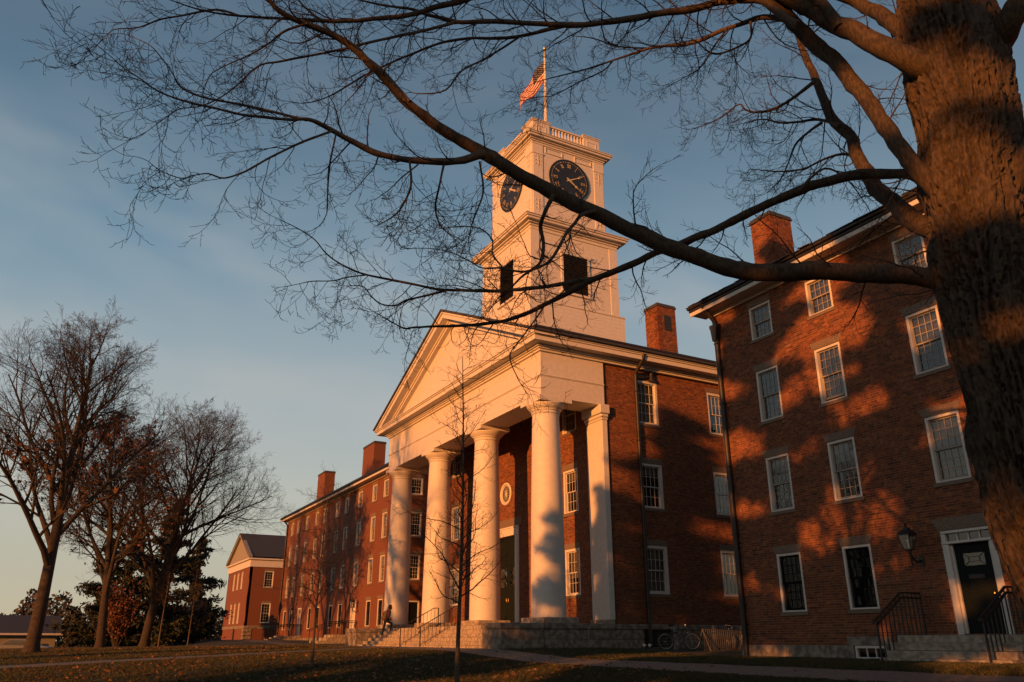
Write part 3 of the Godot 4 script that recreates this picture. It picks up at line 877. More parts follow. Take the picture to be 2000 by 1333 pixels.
	for s in 4:
		mb0 = MB.new()
		mb0.box(Vector3(-0.61 + s * 0.31, 2.37, -0.1), Vector3(-0.33 + s * 0.31, 2.58, -0.095))
		put("transom_pane", mb0.mesh(), M.glass, d)
	mb0 = MB.new()
	mb0.box(Vector3(-0.5, 0.0, -0.16), Vector3(0.5, 0.5, -0.12), 0.005)
	mb0.box(Vector3(-0.5, 0.5, -0.158), Vector3(-0.3, 2.26, -0.118), 0.005)
	mb0.box(Vector3(0.3, 0.5, -0.158), Vector3(0.5, 2.26, -0.118), 0.005)
	mb0.box(Vector3(-0.3, 0.5, -0.165), Vector3(0.3, 1.72, -0.127), 0.005)
	mb0.box(Vector3(-0.3, 2.04, -0.16), Vector3(0.3, 2.26, -0.119), 0.005)
	put("leaf", mb0.mesh(), M.door, d)
	mb0 = MB.new()
	mb0.box(Vector3(-0.3, 1.72, -0.145), Vector3(0.3, 2.04, -0.14))
	put("leaf_pane", mb0.mesh(), M.glass, d)
	mb0 = MB.new()
	for e in [[-0.3, 1.72, -0.15, 1.82], [0.3, 1.72, 0.15, 1.82], [-0.3, 2.04, -0.15, 1.94], [0.3, 2.04, 0.15, 1.94], [-0.15, 1.82, 0.15, 1.82], [-0.15, 1.94, 0.15, 1.94], [-0.15, 1.82, -0.15, 1.94], [0.15, 1.82, 0.15, 1.94]]:
		mb0.bar(Vector3(e[0], e[1], -0.136), Vector3(e[2], e[3], -0.136), 0.018, 0.012)
	put("leading", mb0.mesh(), M.iron, d)
	mb0 = MB.new()
	mb0.box(Vector3(-0.22, 1.38, -0.12), Vector3(0.22, 1.5, -0.1), 0.01)
	mb0.box(Vector3(-0.2, 1.4, -0.1), Vector3(0.2, 1.48, -0.092), 0.004)
	put("letter_plate", mb0.mesh(), M.iron, d)
	mb0 = MB.new()
	mb0.lathe(Vector3(0.4, 1.0, -0.08), [[0.0, -0.03], [0.03, -0.02], [0.03, 0.02], [0.0, 0.03]], 10)
	mb0.rod(Vector3(0.4, 1.0, -0.12), Vector3(0.4, 1.0, -0.08), 0.012)
	put("handle", mb0.mesh(), M.brass, d)
	mb0 = MB.new()
	mb0.prism(PackedVector2Array([Vector2(-0.78, 2.67), Vector2(0.78, 2.67), Vector2(0.93, 3.0), Vector2(-0.95, 3.0)]), -0.1, 0.018)
	put("lintel", mb0.mesh(), M.brownstone, d)
	var st := node("entrance_steps", o)
	stone_steps(st, 14.45, 17.9, -2.45, -1.45, 0.497, -0.24, 4, M.step, 44, 4.5)
	mb0 = MB.new()
	mb0.box(Vector3(14.47, -0.8, ZW + 0.052), Vector3(17.88, 0.495, -2.475), 0.01)
	put("landing", mb0.mesh(), M.step, st)
	downspout(o, Transform3D(Basis(), Vector3(7.78, 0, ZW)), 12.3, -0.1, 0.72)
	mb0 = MB.new()
	mb0.prism(PackedVector2Array([Vector2(-0.2, 0.12), Vector2(0.2, 0.12), Vector2(0.2, 0.0), Vector2(0.16, -0.06), Vector2(0.09, -0.55), Vector2(-0.09, -0.55), Vector2(-0.16, -0.06), Vector2(-0.2, 0.0)]), 0.0, 0.24)
	put("rain_head", mb0.mesh(), M.pipe, o, Vector3(7.78, 11.75, ZW + 0.012))
	chimney(o, Vector3(7.75, 13.2, -7.1), Vector3(8.85, 17.15, -5.9), true, 71)
	handrail("black iron handrail left of the steps to the green door", Vector3(14.58, 0, 0), -1.38, -0.2, -2.5, 0.5, -3.3, 1.08, "iron handrails of entrance steps", 0.17, true)
	handrail("black iron handrail right of the steps to the green door", Vector3(17.45, 0, 0), -1.38, -0.2, -2.5, 0.5, -3.3, 1.08, "iron handrails of entrance steps", 0.17, true)
	lantern("black wall lantern beside the green door", Vector3(14.76, 2.95, -2.95), "wall lanterns")

func north_dorm() -> void:
	var o := thing("brick_dormitory", "long red brick dormitory with two chimneys behind the white columns", "building", Vector3.ZERO)
	var x0 := -59.2
	var x1 := -26.7
	var back := -16.5
	var cols := [-28.95, -31.55, -35.05, -38.6, -41.25, -45.15, -47.85, -51.25, -54.65, -57.1]
	var holes := []
	for k in cols.size():
		for f in 4:
			if f == 0 and (k == 2 or k == 7):
				continue
			holes.append(hole(cols[k], FLOORS[f][0] + (0.15 if f == 0 else 0.0), 1.05, FLOORS[f][1]))
	for k in [2, 7]:
		holes.append(Rect2(cols[k] - 0.6, 0.8, 1.2, 2.5))
	var t := Transform3D(Basis(), Vector3(0, 0, ZW))
	backing(o, t, x0, x1, -0.3, 12.42, holes, M.brick_far)
	for k in cols.size():
		for f in 4:
			if f == 0 and (k == 2 or k == 7):
				continue
			var opt := {"panes": false, "sash_mat": M.dark if f == 0 else M.sash, "screen": f == 0}
			if (k * 3 + f) % 4 == 1 and f > 0:
				opt["blind"] = 0.5
			window(o, Transform3D(Basis(), Vector3(cols[k], FLOORS[f][0] + (0.15 if f == 0 else 0.0), ZW)), 1.05, FLOORS[f][1], 4, 3 if f < 3 else 2, opt)
	for k in [2, 7]:
		var d := node("front_door", o, Transform3D(Basis(), Vector3(cols[k], 0.8, ZW)))
		var mb := MB.new()
		for s in [-1.0, 1.0]:
			mb.box(Vector3(s * 0.598, 0, -0.2), Vector3(s * 0.46, 2.498, 0.02), 0.01)
		mb.box(Vector3(-0.46, 2.36, -0.2), Vector3(0.46, 2.497, 0.018), 0.01)
		put("frame", mb.mesh(), M.white, d)
		mb = MB.new()
		mb.box(Vector3(-0.46, 0, -0.16), Vector3(0.46, 2.0, -0.1), 0.005)
		put("leaf", mb.mesh(), M.white_old if k == 7 else M.white, d)
		mb = MB.new()
		mb.box(Vector3(-0.46, 2.0, -0.15), Vector3(0.46, 2.36, -0.12))
		put("transom_pane", mb.mesh(), M.glass, d)
		var st := node("entrance_steps", o)
		var cx: float = cols[k]
		var g := gy(cx, 0.0)
		var mb2 := MB.new()
		mb2.box(Vector3(cx - 1.4, -0.4, ZW + 0.003), Vector3(cx + 1.4, 0.797, -2.0), 0.01)
		put("landing", mb2.mesh(), M.step, st)
		stone_steps(st, cx - 1.4, cx + 1.4, -2.0, -0.5, 0.795, g - 0.05, 3, M.step, 50 + k, 3.0)
		for s in [-1.3, 1.3]:
			handrail("black iron handrail, %s side of the steps at the %s dormitory door" % ["near" if s > 0 else "far", "nearer" if k == 2 else "farther"], Vector3(cx + s, 0, 0), -0.45, g, -2.0, 0.8, -3.3, 1.0, "iron handrails of entrance steps", 0.3, true)
		lantern("black wall lantern beside the %s door of the long brick dormitory" % ["nearer" if k == 2 else "farther"], Vector3(cx + 1.25 if k == 2 else cx - 1.1, 3.0, -2.95), "wall lanterns")
	var sh := [hole(5.03, 10.6, 1.0, 1.24), hole(5.03, 7.55, 1.0, 1.78), hole(5.03, 4.48, 1.0, 1.78), hole(5.1, 1.0, 1.0, 2.05), hole(10.5, 10.6, 1.0, 1.24), hole(10.5, 7.55, 1.0, 1.78), hole(10.5, 4.48, 1.0, 1.78)]
	gable_end(o, x1, back, 1.0, sh, false, 21)
	gable_end(o, x0, back, -1.0, [], false, 0)
	for k in sh.size():
		if k == 3:
			continue
		var h: Rect2 = sh[k]
		window(o, Transform3D(Basis(Vector3(0, 0, -1), Vector3.UP, Vector3(1, 0, 0)), Vector3(x1, h.position.y, -(h.position.x + 0.5))), 1.0, h.size.y, 4, 3 if h.size.y > 1.3 else 2, {"panes": true})
	var sd := node("side_door", o, Transform3D(Basis(Vector3(0, 0, -1), Vector3.UP, Vector3(1, 0, 0)), Vector3(x1, 1.0, -5.1)))
	var md := MB.new()
	for s in [-1.0, 1.0]:
		md.box(Vector3(s * 0.498, 0, -0.2), Vector3(s * 0.4, 2.048, 0.01), 0.01)
	md.box(Vector3(-0.4, 1.95, -0.2), Vector3(0.4, 2.047, 0.008), 0.01)
	put("frame", md.mesh(), M.white, sd)
	md = MB.new()
	md.box(Vector3(-0.4, 0, -0.15), Vector3(0.4, 1.95, -0.1))
	put("leaf", md.mesh(), M.door, sd)
	dorm_shell(o, x0, x1, back)
	dorm_cornice(o, x0, x1, false, 13)
	downspout(o, Transform3D(Basis(), Vector3(x0 + 0.25, 0, ZW)), 12.3, 0.2, 0.72)
	downspout(o, Transform3D(Basis(), Vector3(x1 - 0.25, 0, ZW)), 12.3, 0.2, 0.72)
	var mb3 := MB.new()
	mb3.box(Vector3(x0 - 0.04, -0.5, ZW - 0.2), Vector3(x1 + 0.04, 0.6, ZW + 0.06), 0.01)
	put("foundation", mb3.mesh(), M.granite, o)
	chimney(o, Vector3(-43.0, 13.3, -7.1), Vector3(-39.9, 17.6, -6.0), false, 0)
	chimney(o, Vector3(-58.3, 13.3, -7.1), Vector3(-55.6, 17.6, -6.0), false, 0)

# ------------------------------------------------------------------ small hall beyond
func far_hall() -> void:
	var o := thing("brick_hall", "small two storey brick hall with pediment and slate roof in the distance", "building")
	var xs := -76.0
	var xn := -90.2
	var zf := -3.3
	var zb := -22.0
	var holes := []
	for cx in [-80.6, -83.2, -85.8]:
		holes.append(hole(cx, 6.55, 1.1, 2.0))
		holes.append(hole(cx, 2.4, 1.1, 2.35))
	var tw := Transform3D(Basis(), Vector3(0, 0, zf))
	backing(o, tw, xn, xs, -0.6, 8.95, holes, M.brick_far)
	for h: Rect2 in holes:
		window(o, Transform3D(Basis(), Vector3(h.get_center().x, h.position.y, zf)), h.size.x, h.size.y, 3, 3, {"panes": false, "flare": 0.05})
	var ts := Transform3D(Basis(Vector3(0, 0, -1), Vector3.UP, Vector3(1, 0, 0)), Vector3(xs, 0, 0))
	var sh := []
	for c in [5.65, 9.2, 12.8]:
		sh.append(hole(c, 6.55, 1.15, 1.95))
		sh.append(hole(c, 2.4, 1.15, 2.3))
	backing(o, ts, -zf, -zb, -0.6, 8.95, sh, M.brick_far)
	for h: Rect2 in sh:
		window(o, ts * Transform3D(Basis(), Vector3(h.get_center().x, h.position.y, 0)), h.size.x, h.size.y, 3, 3, {"panes": false, "flare": 0.05})
	backing(o, Transform3D(Basis(Vector3(0, 0, 1), Vector3.UP, Vector3(-1, 0, 0)), Vector3(xn, 0, 0)), zb, zf, -0.6, 8.95, [], M.brick_far)
	backing(o, Transform3D(Basis(Vector3(-1, 0, 0), Vector3.UP, Vector3(0, 0, -1)), Vector3(0, 0, zb)), -xs, -xn, -0.6, 8.95, [], M.brick_far)
	var mb := MB.new()
	mb.box(Vector3(xn - 0.12, 8.951, zb - 0.12), Vector3(xs + 0.12, 9.8, zf + 0.12), 0.02)
	mb.box(Vector3(xn - 0.4, 9.8, zb - 0.3), Vector3(xs + 0.4, 10.0, zf + 0.4), 0.03)
	put("entablature", mb.mesh(), M.white_old, o)
	var xm := (xs + xn) * 0.5
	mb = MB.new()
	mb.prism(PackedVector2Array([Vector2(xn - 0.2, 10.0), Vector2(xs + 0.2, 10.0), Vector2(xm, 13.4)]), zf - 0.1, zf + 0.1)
	put("tympanum", mb.mesh(), M.house, o)  # gable and its raking cornices coloured darker to stand in for branch shade
	for s in [-1.0, 1.0]:
		var e := xs + 0.4 if s > 0 else xn - 0.4
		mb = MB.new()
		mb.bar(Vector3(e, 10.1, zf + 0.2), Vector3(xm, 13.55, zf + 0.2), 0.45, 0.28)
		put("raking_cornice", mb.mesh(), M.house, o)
		mb = MB.new()
		mb.quad(Vector3(e, 10.15, zf + 0.5), Vector3(e, 10.15, zb - 0.3), Vector3(xm, 13.75, zb - 0.3), Vector3(xm, 13.75, zf + 0.5), Vector3(s * 0.45, 0.9, 0).normalized())
		put("roof_slope", mb.mesh(), M.slate, o)
	mb = MB.new()
	mb.box(Vector3(xn - 0.05, 1.75, zb - 0.05), Vector3(xs + 0.05, 2.08, zf + 0.05), 0.01)
	put("belt_course", mb.mesh(), M.granite, o)
	for k in 5:
		mb = MB.new()
		mb.box(Vector3(xs - 0.9, -0.3 + k * 0.42, zf - 0.9), Vector3(xs + 0.06, 0.03 + k * 0.42, zf + 0.06), 0.02)
		put("quoin", mb.mesh(), M.granite, o)
	var sg := thing("notice_board", "small white notice board standing before the distant brick hall", "sign", Vector3(-80.5, gy(-80.5, 0.0), 0.5))
	mb = MB.new()
	mb.box(Vector3(-0.5, 0.35, -0.03), Vector3(0.5, 1.75, 0.03), 0.01)
	put("panel", mb.mesh(), M.white, sg)
	for s in [-0.45, 0.45]:
		mb = MB.new()
		mb.box(Vector3(s - 0.04, -0.1, -0.035), Vector3(s + 0.04, 0.35, 0.035))
		put("leg", mb.mesh(), M.post, sg)

# ------------------------------------------------------------------ the chapel
var CX := -9.6

# square shaft sheathed with flush boards
func board_box(x0: float, x1: float, z0: float, z1: float, y0: float, y1: float, board: float) -> Mesh:
	var mb := MB.new()
	var n := int(round((y1 - y0) / board))
	var b := (y1 - y0) / n
	var g := 0.006
	for k in n:
		var a := y0 + b * k
		mb.box(Vector3(x0, a + (0.005 if k > 0 else 0.0), z0), Vector3(x1, a + b - 0.001, z1), 0.0)
		if k > 0:
			mb.box(Vector3(x0 + g, a - 0.002, z0 + g), Vector3(x1 - g, a + 0.006, z1 - g), 0.0)
	return mb.mesh()

# moulded band round a square block: list of [out, y0, y1]
func band(x0: float, x1: float, z0: float, z1: float, prof: Array) -> Mesh:
	var mb := MB.new()
	for p in prof:
		mb.box(Vector3(x0 - p[0], p[1], z0 - p[0]), Vector3(x1 + p[0], p[2], z1 + p[0]), minf(0.02, (p[2] - p[1]) * 0.3))
	return mb.mesh()

func chapel() -> void:
	var o := thing("chapel", "brick chapel with white columned portico and square white clock tower", "building")
	var ZF := -3.42
	# ---- front wall
	var fh := []
	for cx in [-3.05, -16.15]:
		for f in [[2.3, 2.1], [6.05, 2.1], [10.0, 1.9]]:
			fh.append(hole(cx, f[0], 1.3, f[1]))
	fh.append(Rect2(CX - 1.47, 1.03, 2.94, 5.07))
	fh.append(Rect2(CX - 0.6, 7.34, 1.2, 1.2))
	var tf := Transform3D(Basis(), Vector3(0, 0, ZF))
	brick_wall(o, tf, -19.1, -0.1, 1.03, 12.05, fh, 31)
	for k in 6:
		var h: Rect2 = fh[k]
		window(o, Transform3D(Basis(), Vector3(h.get_center().x, h.position.y, ZF)), 1.3, h.size.y, 4, 2, {"casing": 0.12, "flare": 0.0, "blind": [0.62, 0.2, 0.0][k % 3]})
	# round window with white ring and spokes
	var rw := node("round_window", o, Transform3D(Basis(), Vector3(CX, 7.94, ZF)))
	var mb := MB.new()
	mb.torus(Vector3(0, 0, 0.0), Vector3(0, 0, 1), 0.56, 0.07, 40, 8)
	mb.torus(Vector3(0, 0, -0.02), Vector3(0, 0, 1), 0.46, 0.03, 40, 6)
	for q in 8:
		var a := PI * q / 8.0
		mb.rod(Vector3(cos(a), sin(a), -0.02 / 1.0) * 0.46, Vector3(-cos(a), -sin(a), -0.02) * 0.46, 0.012, 6)
	put("frame", mb.mesh(), M.white, rw)
	mb = MB.new()
	for q in 40:
		var a := TAU * q / 40.0
		var b := TAU * (q + 1) / 40.0
		mb.tri(Vector3(0, 0, -0.05), Vector3(cos(a), sin(a), 0) * 0.55 + Vector3(0, 0, -0.05), Vector3(cos(b), sin(b), 0) * 0.55 + Vector3(0, 0, -0.05), Vector3(0, 0, 1))
	put("pane", mb.mesh(), M.glass, rw)
	mb = MB.new()
	for q in 40:       # brick surround that fills the square opening
		var a := TAU * q / 40.0
		var b := TAU * (q + 1) / 40.0
		var pa := Vector3(cos(a), sin(a), 0)
		var pb := Vector3(cos(b), sin(b), 0)
		var ea := pa * (0.6 / maxf(absf(pa.x), absf(pa.y)))
		var eb := pb * (0.6 / maxf(absf(pb.x), absf(pb.y)))
		mb.quad(pa * 0.55 + Vector3(0, 0, -0.003), pb * 0.55 + Vector3(0, 0, -0.003), eb + Vector3(0, 0, -0.003), ea + Vector3(0, 0, -0.003), Vector3(0, 0, 1))
	put("surround", mb.mesh(), M.brick_far, rw)
	# ---- great door
	var d := node("front_door", o, Transform3D(Basis(), Vector3(CX, 1.03, ZF)))
	mb = MB.new()
	for s in [-1.0, 1.0]:
		mb.box(Vector3(s * 1.468, 0.2, -0.25), Vector3(s * 1.05, 4.6, 0.05), 0.015)
		mb.box(Vector3(s * 1.38, 0.2, 0.05), Vector3(s * 1.14, 4.55, 0.07), 0.008)
	mb.box(Vector3(-1.468, 4.6, -0.25), Vector3(1.468, 5.05, 0.06), 0.015)
	mb.box(Vector3(-1.46, 4.98, -0.2), Vector3(1.46, 5.068, 0.1), 0.01)
	put("frame", mb.mesh(), M.white, d)
	for s in [-1.0, 1.0]:
		mb = MB.new()
		mb.box(Vector3(s * 0.004, 0.2, -0.24), Vector3(s * 1.05, 4.6, -0.18), 0.004)
		for q in [[0.35, 0.95], [1.05, 1.5], [1.6, 1.85], [3.05, 3.3], [3.4, 4.4]]:
			mb.box(Vector3(s * 0.14, q[0], -0.18), Vector3(s * 0.92, q[1], -0.165), 0.006)
		put("leaf", mb.mesh(), M.door, d)
		for q in [[2.0, 2.4], [2.5, 2.95]]:
			mb = MB.new()
			mb.box(Vector3(s * 0.18, q[0], -0.178), Vector3(s * 0.88, q[1], -0.17))
			put("leaf_pane", mb.mesh(), M.glass, d)
			mb = MB.new()
			for e in [[0.18, 0, 0.88, 1], [0.18, 1, 0.88, 0], [0.53, 0, 0.53, 1]]:
				mb.bar(Vector3(s * e[0], lerpf(q[0], q[1], e[1]), -0.165), Vector3(s * e[2], lerpf(q[0], q[1], e[3]), -0.165), 0.02, 0.012)
			put("grille", mb.mesh(), M.brass, d)
		mb = MB.new()
		mb.tube(PackedVector3Array([Vector3(s * 0.09, 1.2, -0.17), Vector3(s * 0.09, 1.22, -0.1), Vector3(s * 0.09, 1.42, -0.1), Vector3(s * 0.09, 1.44, -0.17)]), PackedFloat32Array([0.014, 0.014, 0.014, 0.014]), 8, true)
		put("handle", mb.mesh(), M.brass, d)
	mb = MB.new()
	mb.box(Vector3(-1.75, 5.075, -0.1), Vector3(1.75, 5.5, 0.02), 0.01)
	put("lintel", mb.mesh(), M.brownstone, d)
	mb = MB.new()
	mb.box(Vector3(-1.9, 0.003, -0.3), Vector3(1.9, 0.2, 0.55), 0.015)
	put("sill", mb.mesh(), M.step, d)
	# ---- south wall
	var ts := Transform3D(Basis(Vector3(0, 0, -1), Vector3.UP, Vector3(1, 0, 0)), Vector3(-0.1, 0, 0))
	var sh := []
	for u in [6.03, 10.5, 14.97]:
		for f in [[2.3, 2.1], [6.05, 2.1], [10.05, 2.17]]:
			sh.append(hole(u, f[0], 1.3, f[1]))
	brick_wall(o, ts, 3.42, 16.5, 1.03, 12.78, sh, 33)
	backing(o, ts, 16.5, 30.0, 1.03, 12.78, [], M.brick_far)
	for k in sh.size():
		var h: Rect2 = sh[k]
		window(o, ts * Transform3D(Basis(), Vector3(h.get_center().x, h.position.y, 0)), 1.3, h.size.y, 4, 2, {"casing": 0.13, "flare": 0.0, "blind": [0.98, 0.2, 0.95, 0.4, 0.55, 0.3, 0.4, 0.4, 0.4][k]})
	backing(o, Transform3D(Basis(Vector3(0, 0, 1), Vector3.UP, Vector3(-1, 0, 0)), Vector3(-19.1, 0, 0)), -30.0, -3.42, -0.4, 12.78, [], M.brick_far)
	backing(o, Transform3D(Basis(Vector3(-1, 0, 0), Vector3.UP, Vector3(0, 0, -1)), Vector3(0, 0, -30)), 0.1, 19.1, -0.4, 12.78, [], M.brick_far)
	# ---- stone base: cap course and blocks
	var r := RandomNumberGenerator.new()
	r.seed = 8
	var z := 0.03
	while z > -30.0:
		var w := r.randf_range(1.6, 2.6)
		if z > -3.4 and z - w < -3.5: w = z + 3.44
		if z <= -3.4 and z > -5.0: w = 1.62
		var e := maxf(z - w, -30.0)
		var px := 0.1 if z > -3.4 else -0.02
		if not (z < -5.0 and z > -5.3):
			for row in [[-0.5, 0.42], [0.42, 0.81]]:
				mb = MB.new()
				mb.box(Vector3(px - 1.2, row[0] + 0.004, e + 0.006), Vector3(px + r.randf_range(-0.012, 0.012), row[1] - 0.004, z - 0.006), 0.015)
				put("base_stone", mb.mesh(), M.granite, o)
		else:
			e = -6.6
			var vent := node("vent", o)
			mb = MB.new()
			for q in 6:
				mb.xbox(Transform3D(Basis(Vector3(0, 0, 1), 0.6), Vector3(-0.08, 0.17 + q * 0.125, (z + e) * 0.5)), Vector3(0.075, 0.008, (z - e) * 0.5 - 0.06))
			put("slat", mb.mesh(), M.galv, vent)
			mb = MB.new()
			mb.box(Vector3(-1.2, -0.5, e + 0.006), Vector3(-0.03, 0.1, z - 0.006), 0.01)
			put("sill", mb.mesh(), M.granite, vent)
		mb = MB.new()
		mb.box(Vector3(px - 1.2, 0.812, e + 0.004), Vector3(px + 0.05, 1.026, z - 0.004), 0.015)
		put("cap_stone", mb.mesh(), M.granite, o)
		z = e
	# ---- porch floor, cheek walls, steps
	var po := node("porch", o)
	mb = MB.new()
	mb.box(Vector3(-19.3, -0.4, -3.42), Vector3(-1.102, 1.022, 0.05), 0.01)
	put("floor_slab", mb.mesh(), M.step, po)
	for c in [[-1.5, 0.1], [-19.4, -17.6]]:
		mb = MB.new()
		mb.box(Vector3(c[0], -0.5, 0.051), Vector3(c[1], 0.80, 2.03), 0.02)
		put("cheek_wall", mb.mesh(), M.granite, po)
		mb = MB.new()
		mb.box(Vector3(c[0] - 0.03, 0.802, 0.051), Vector3(c[1] + 0.03, 1.03, 2.06), 0.02)
		put("cheek_cap", mb.mesh(), M.granite, po)
	var st := node("front_steps", o)
	stone_steps(st, -17.595, -1.505, 0.052, 1.86, 1.02, 0.0, 6, M.step, 91, 2.7)
	# ---- columns
	for k in 4:
		var x := -0.8 - 5.9 * k
		var cn := node("column", o, Transform3D(Basis(), Vector3(x, 0, -0.72)))
		mb = MB.new()
		mb.box(Vector3(-0.95, 1.024, -0.9), Vector3(0.93, 1.26, 0.8), 0.02)
		put("plinth", mb.mesh(), M.step, cn)
		mb = MB.new()
		var prof := []
		for q in 15:
			var tt := q / 14.0
			prof.append([0.745 - 0.135 * pow(tt, 1.5), 1.26 + 8.68 * tt])
		mb.lathe(Vector3.ZERO, prof, 80, 0.0035, 4)
		put("shaft", mb.mesh(), M.white, cn)
		mb = MB.new()
		mb.lathe(Vector3.ZERO, [[0.61, 9.94], [0.65, 9.95], [0.66, 9.98], [0.65, 10.01], [0.62, 10.02], [0.63, 10.06], [0.68, 10.1], [0.69, 10.14], [0.72, 10.16], [0.80, 10.24], [0.865, 10.33], [0.875, 10.38], [0.86, 10.405], [0.0, 10.405]], 56)
		put("capital", mb.mesh(), M.white, cn)
		mb = MB.new()
		mb.box(Vector3(-0.92, 10.407, -0.9), Vector3(0.86, 10.635, 0.80), 0.012)
		put("abacus", mb.mesh(), M.white, cn)
	# ---- corner pilasters
	for s in 2:
		var px := -1.31 if s == 0 else -19.2
		var pn := node("pilaster", o, Transform3D(Basis(), Vector3(px, 0, 0)))
		mb = MB.new()
		mb.box(Vector3(-0.05, 1.024, -3.5), Vector3(1.36, 1.2, -3.2), 0.015)
		put("plinth", mb.mesh(), M.step, pn)
		mb = MB.new()
		mb.box(Vector3(0, 1.2, -3.56), Vector3(1.3, 9.92, -3.27), 0.012)
		put("shaft", mb.mesh(), M.white, pn)
		mb = MB.new()
		mb.box(Vector3(-0.04, 9.92, -3.58), Vector3(1.34, 10.02, -3.23), 0.02)
		mb.box(Vector3(-0.10, 10.02, -3.6), Vector3(1.40, 10.2, -3.17), 0.05)
		mb.box(Vector3(-0.16, 10.2, -3.62), Vector3(1.45, 10.62, -3.11), 0.015)
		put("capital", mb.mesh(), M.white, pn)
	# ---- entablature: three beams round the portico
	var en := node("entablature", o)
	for b in [[-19.2, 0.0, -1.45, 0.0], [-1.45, -0.002, -3.45, -1.451], [-19.198, -17.75, -3.45, -1.451]]:
		mb = MB.new()
		mb.box(Vector3(b[0], 10.6, b[2]), Vector3(b[1], 11.53, b[3]), 0.006)
		put("architrave", mb.mesh(), M.white, en)
		mb = MB.new()
		mb.box(Vector3(b[0], 11.63, b[2]), Vector3(b[1], 12.80, b[3]), 0.006)
		put("frieze", mb.mesh(), M.white, en)
	for b in [[-19.25, 0.05, -1.5, 0.05], [-1.5, 0.048, -3.45, -1.501], [-19.248, -17.7, -3.45, -1.501]]:
		mb = MB.new()
		mb.box(Vector3(b[0], 11.565, b[2]), Vector3(b[1], 11.628, b[3]), 0.006)
		mb.box(Vector3(b[0] + 0.03, 11.531, b[2]), Vector3(b[1] - 0.03, 11.565, b[3] - 0.03), 0.004)
		put("taenia", mb.mesh(), M.white, en)
	mb = MB.new()
	mb.box(Vector3(-17.75, 11.95, -3.42), Vector3(-1.45, 12.05, -1.45))
	put("porch_ceiling", mb.mesh(), M.white_old, en)
	# horizontal cornice on front and sides
	var cn2 := node("cornice", o)
	mb = MB.new()
	for p in [[0.10, 12.70, 12.80], [0.18, 12.80, 12.87], [0.28, 12.87, 12.95], [0.70, 12.95, 13.17], [0.76, 13.17, 13.24], [0.82, 13.24, 13.30]]:
		mb.box(Vector3(-19.2 - p[0], p[1], -1.0), Vector3(p[0], p[2] - 0.001, p[0]), 0.008)
		mb.box(Vector3(-1.0, p[1] + 0.0005, -30.0), Vector3(p[0] - 0.001, p[2] - 0.0015, -1.001), 0.008)
		mb.box(Vector3(-19.2 - p[0] + 0.001, p[1] + 0.0005, -30.0), Vector3(-18.2, p[2] - 0.0015, -1.001), 0.008)
	put("mouldings", mb.mesh(), M.white, cn2)
	for s in [-1.0, 1.0]:
		mb = MB.new()
		var gx := 0.92 if s > 0 else -20.12
		mb.box(Vector3(gx, 13.30, -30.0), Vector3(gx - s * 0.4, 13.42, 0.8), 0.02)
		mb.box(Vector3(gx + s * 0.05, 13.42, -30.0), Vector3(gx - s * 0.4, 13.54, 0.84), 0.02)
		put("gutter", mb.mesh(), M.pipe, cn2)
	# ---- pediment
	var pd := node("pediment", o)
	mb = MB.new()
	var slope := 4.72 / 10.5
	mb.prism(PackedVector2Array([Vector2(-19.0, 13.3), Vector2(-0.2, 13.3), Vector2(CX, 13.3 + 9.4 * slope)]), -0.3, -0.02)
	put("tympanum", mb.mesh(), M.white, pd)
	for s in [-1.0, 1.0]:
		var ang := atan(slope)
		var up := Vector2(-sin(ang) * -1.0, cos(ang))
		for p in [[0.24, -0.62, -0.50], [0.32, -0.50, -0.40], [0.72, -0.40, -0.16], [0.80, -0.16, -0.06]]:
			mb = MB.new()
			var e0 := Vector2(0.85, 13.36)          # lower end of the roof line, measured from the centre line
			var a0 := Vector2(10.47, 13.36)
			var q0 := Vector2(0.0, 13.36 + 10.47 * slope)
			var cs := cos(ang)
			var lo: float = p[1] / cs
			var hi: float = p[2] / cs
			var cutx := 10.45
			var pts := PackedVector2Array([Vector2(s * cutx, a0.y + lo + 0.0), Vector2(0, q0.y + lo), Vector2(0, q0.y + hi), Vector2(s * cutx, a0.y + hi)])
			if p[1] < -0.3:      # the inner bands die on the horizontal cornice
				var xx := 10.47 - (13.3 - 13.36 - lo) / slope * -1.0
				xx = 10.47 + (13.36 + lo - 13.3) / slope
				var xh := 10.47 + (13.36 + hi - 13.3) / slope
				pts = PackedVector2Array([Vector2(s * xx, 13.301), Vector2(0, q0.y + lo), Vector2(0, q0.y + hi), Vector2(s * minf(xh, 10.4), 13.301)])
			for q in pts.size():
				pts[q].x += CX
			mb.prism(pts, -0.3, p[0])
			put("raking_cornice", mb.mesh(), M.white, pd)
	# ---- roof
	for s in [-1.0, 1.0]:
		mb = MB.new()
		mb.prism(PackedVector2Array([Vector2(CX + s * 10.55, 13.36 - 0.06), Vector2(CX, 13.36 + 10.47 * slope - 0.06), Vector2(CX, 13.36 + 10.47 * slope + 0.08), Vector2(CX + s * 10.55, 13.36 + 0.05)]), -30.2, 0.88)
		put("roof_slope", mb.mesh(), M.slate, o)
	mb = MB.new()
	mb.prism(PackedVector2Array([Vector2(-19.1, 12.8), Vector2(-0.1, 12.8), Vector2(CX, 17.0)]), -30.0, -29.7)
	put("rear_gable", mb.mesh(), M.brick_far, o)
	downspout(o, ts * Transform3D(Basis(), Vector3(5.33, 0, 0)), 12.75, -0.05, 0.85)
	mb = MB.new()
	mb.rod(ts * Vector3(5.36, 12.25, 0.12), ts * Vector3(6.3, 12.42, 0.1), 0.05, 8)
	mb.lathe(ts * Vector3(6.3, 12.3, 0.1), [[0.0, -0.1], [0.16, -0.1], [0.1, 0.2], [0.1, 0.62], [0.0, 0.62]], 8)
	put("overflow_pipe", mb.mesh(), M.pipe, o)
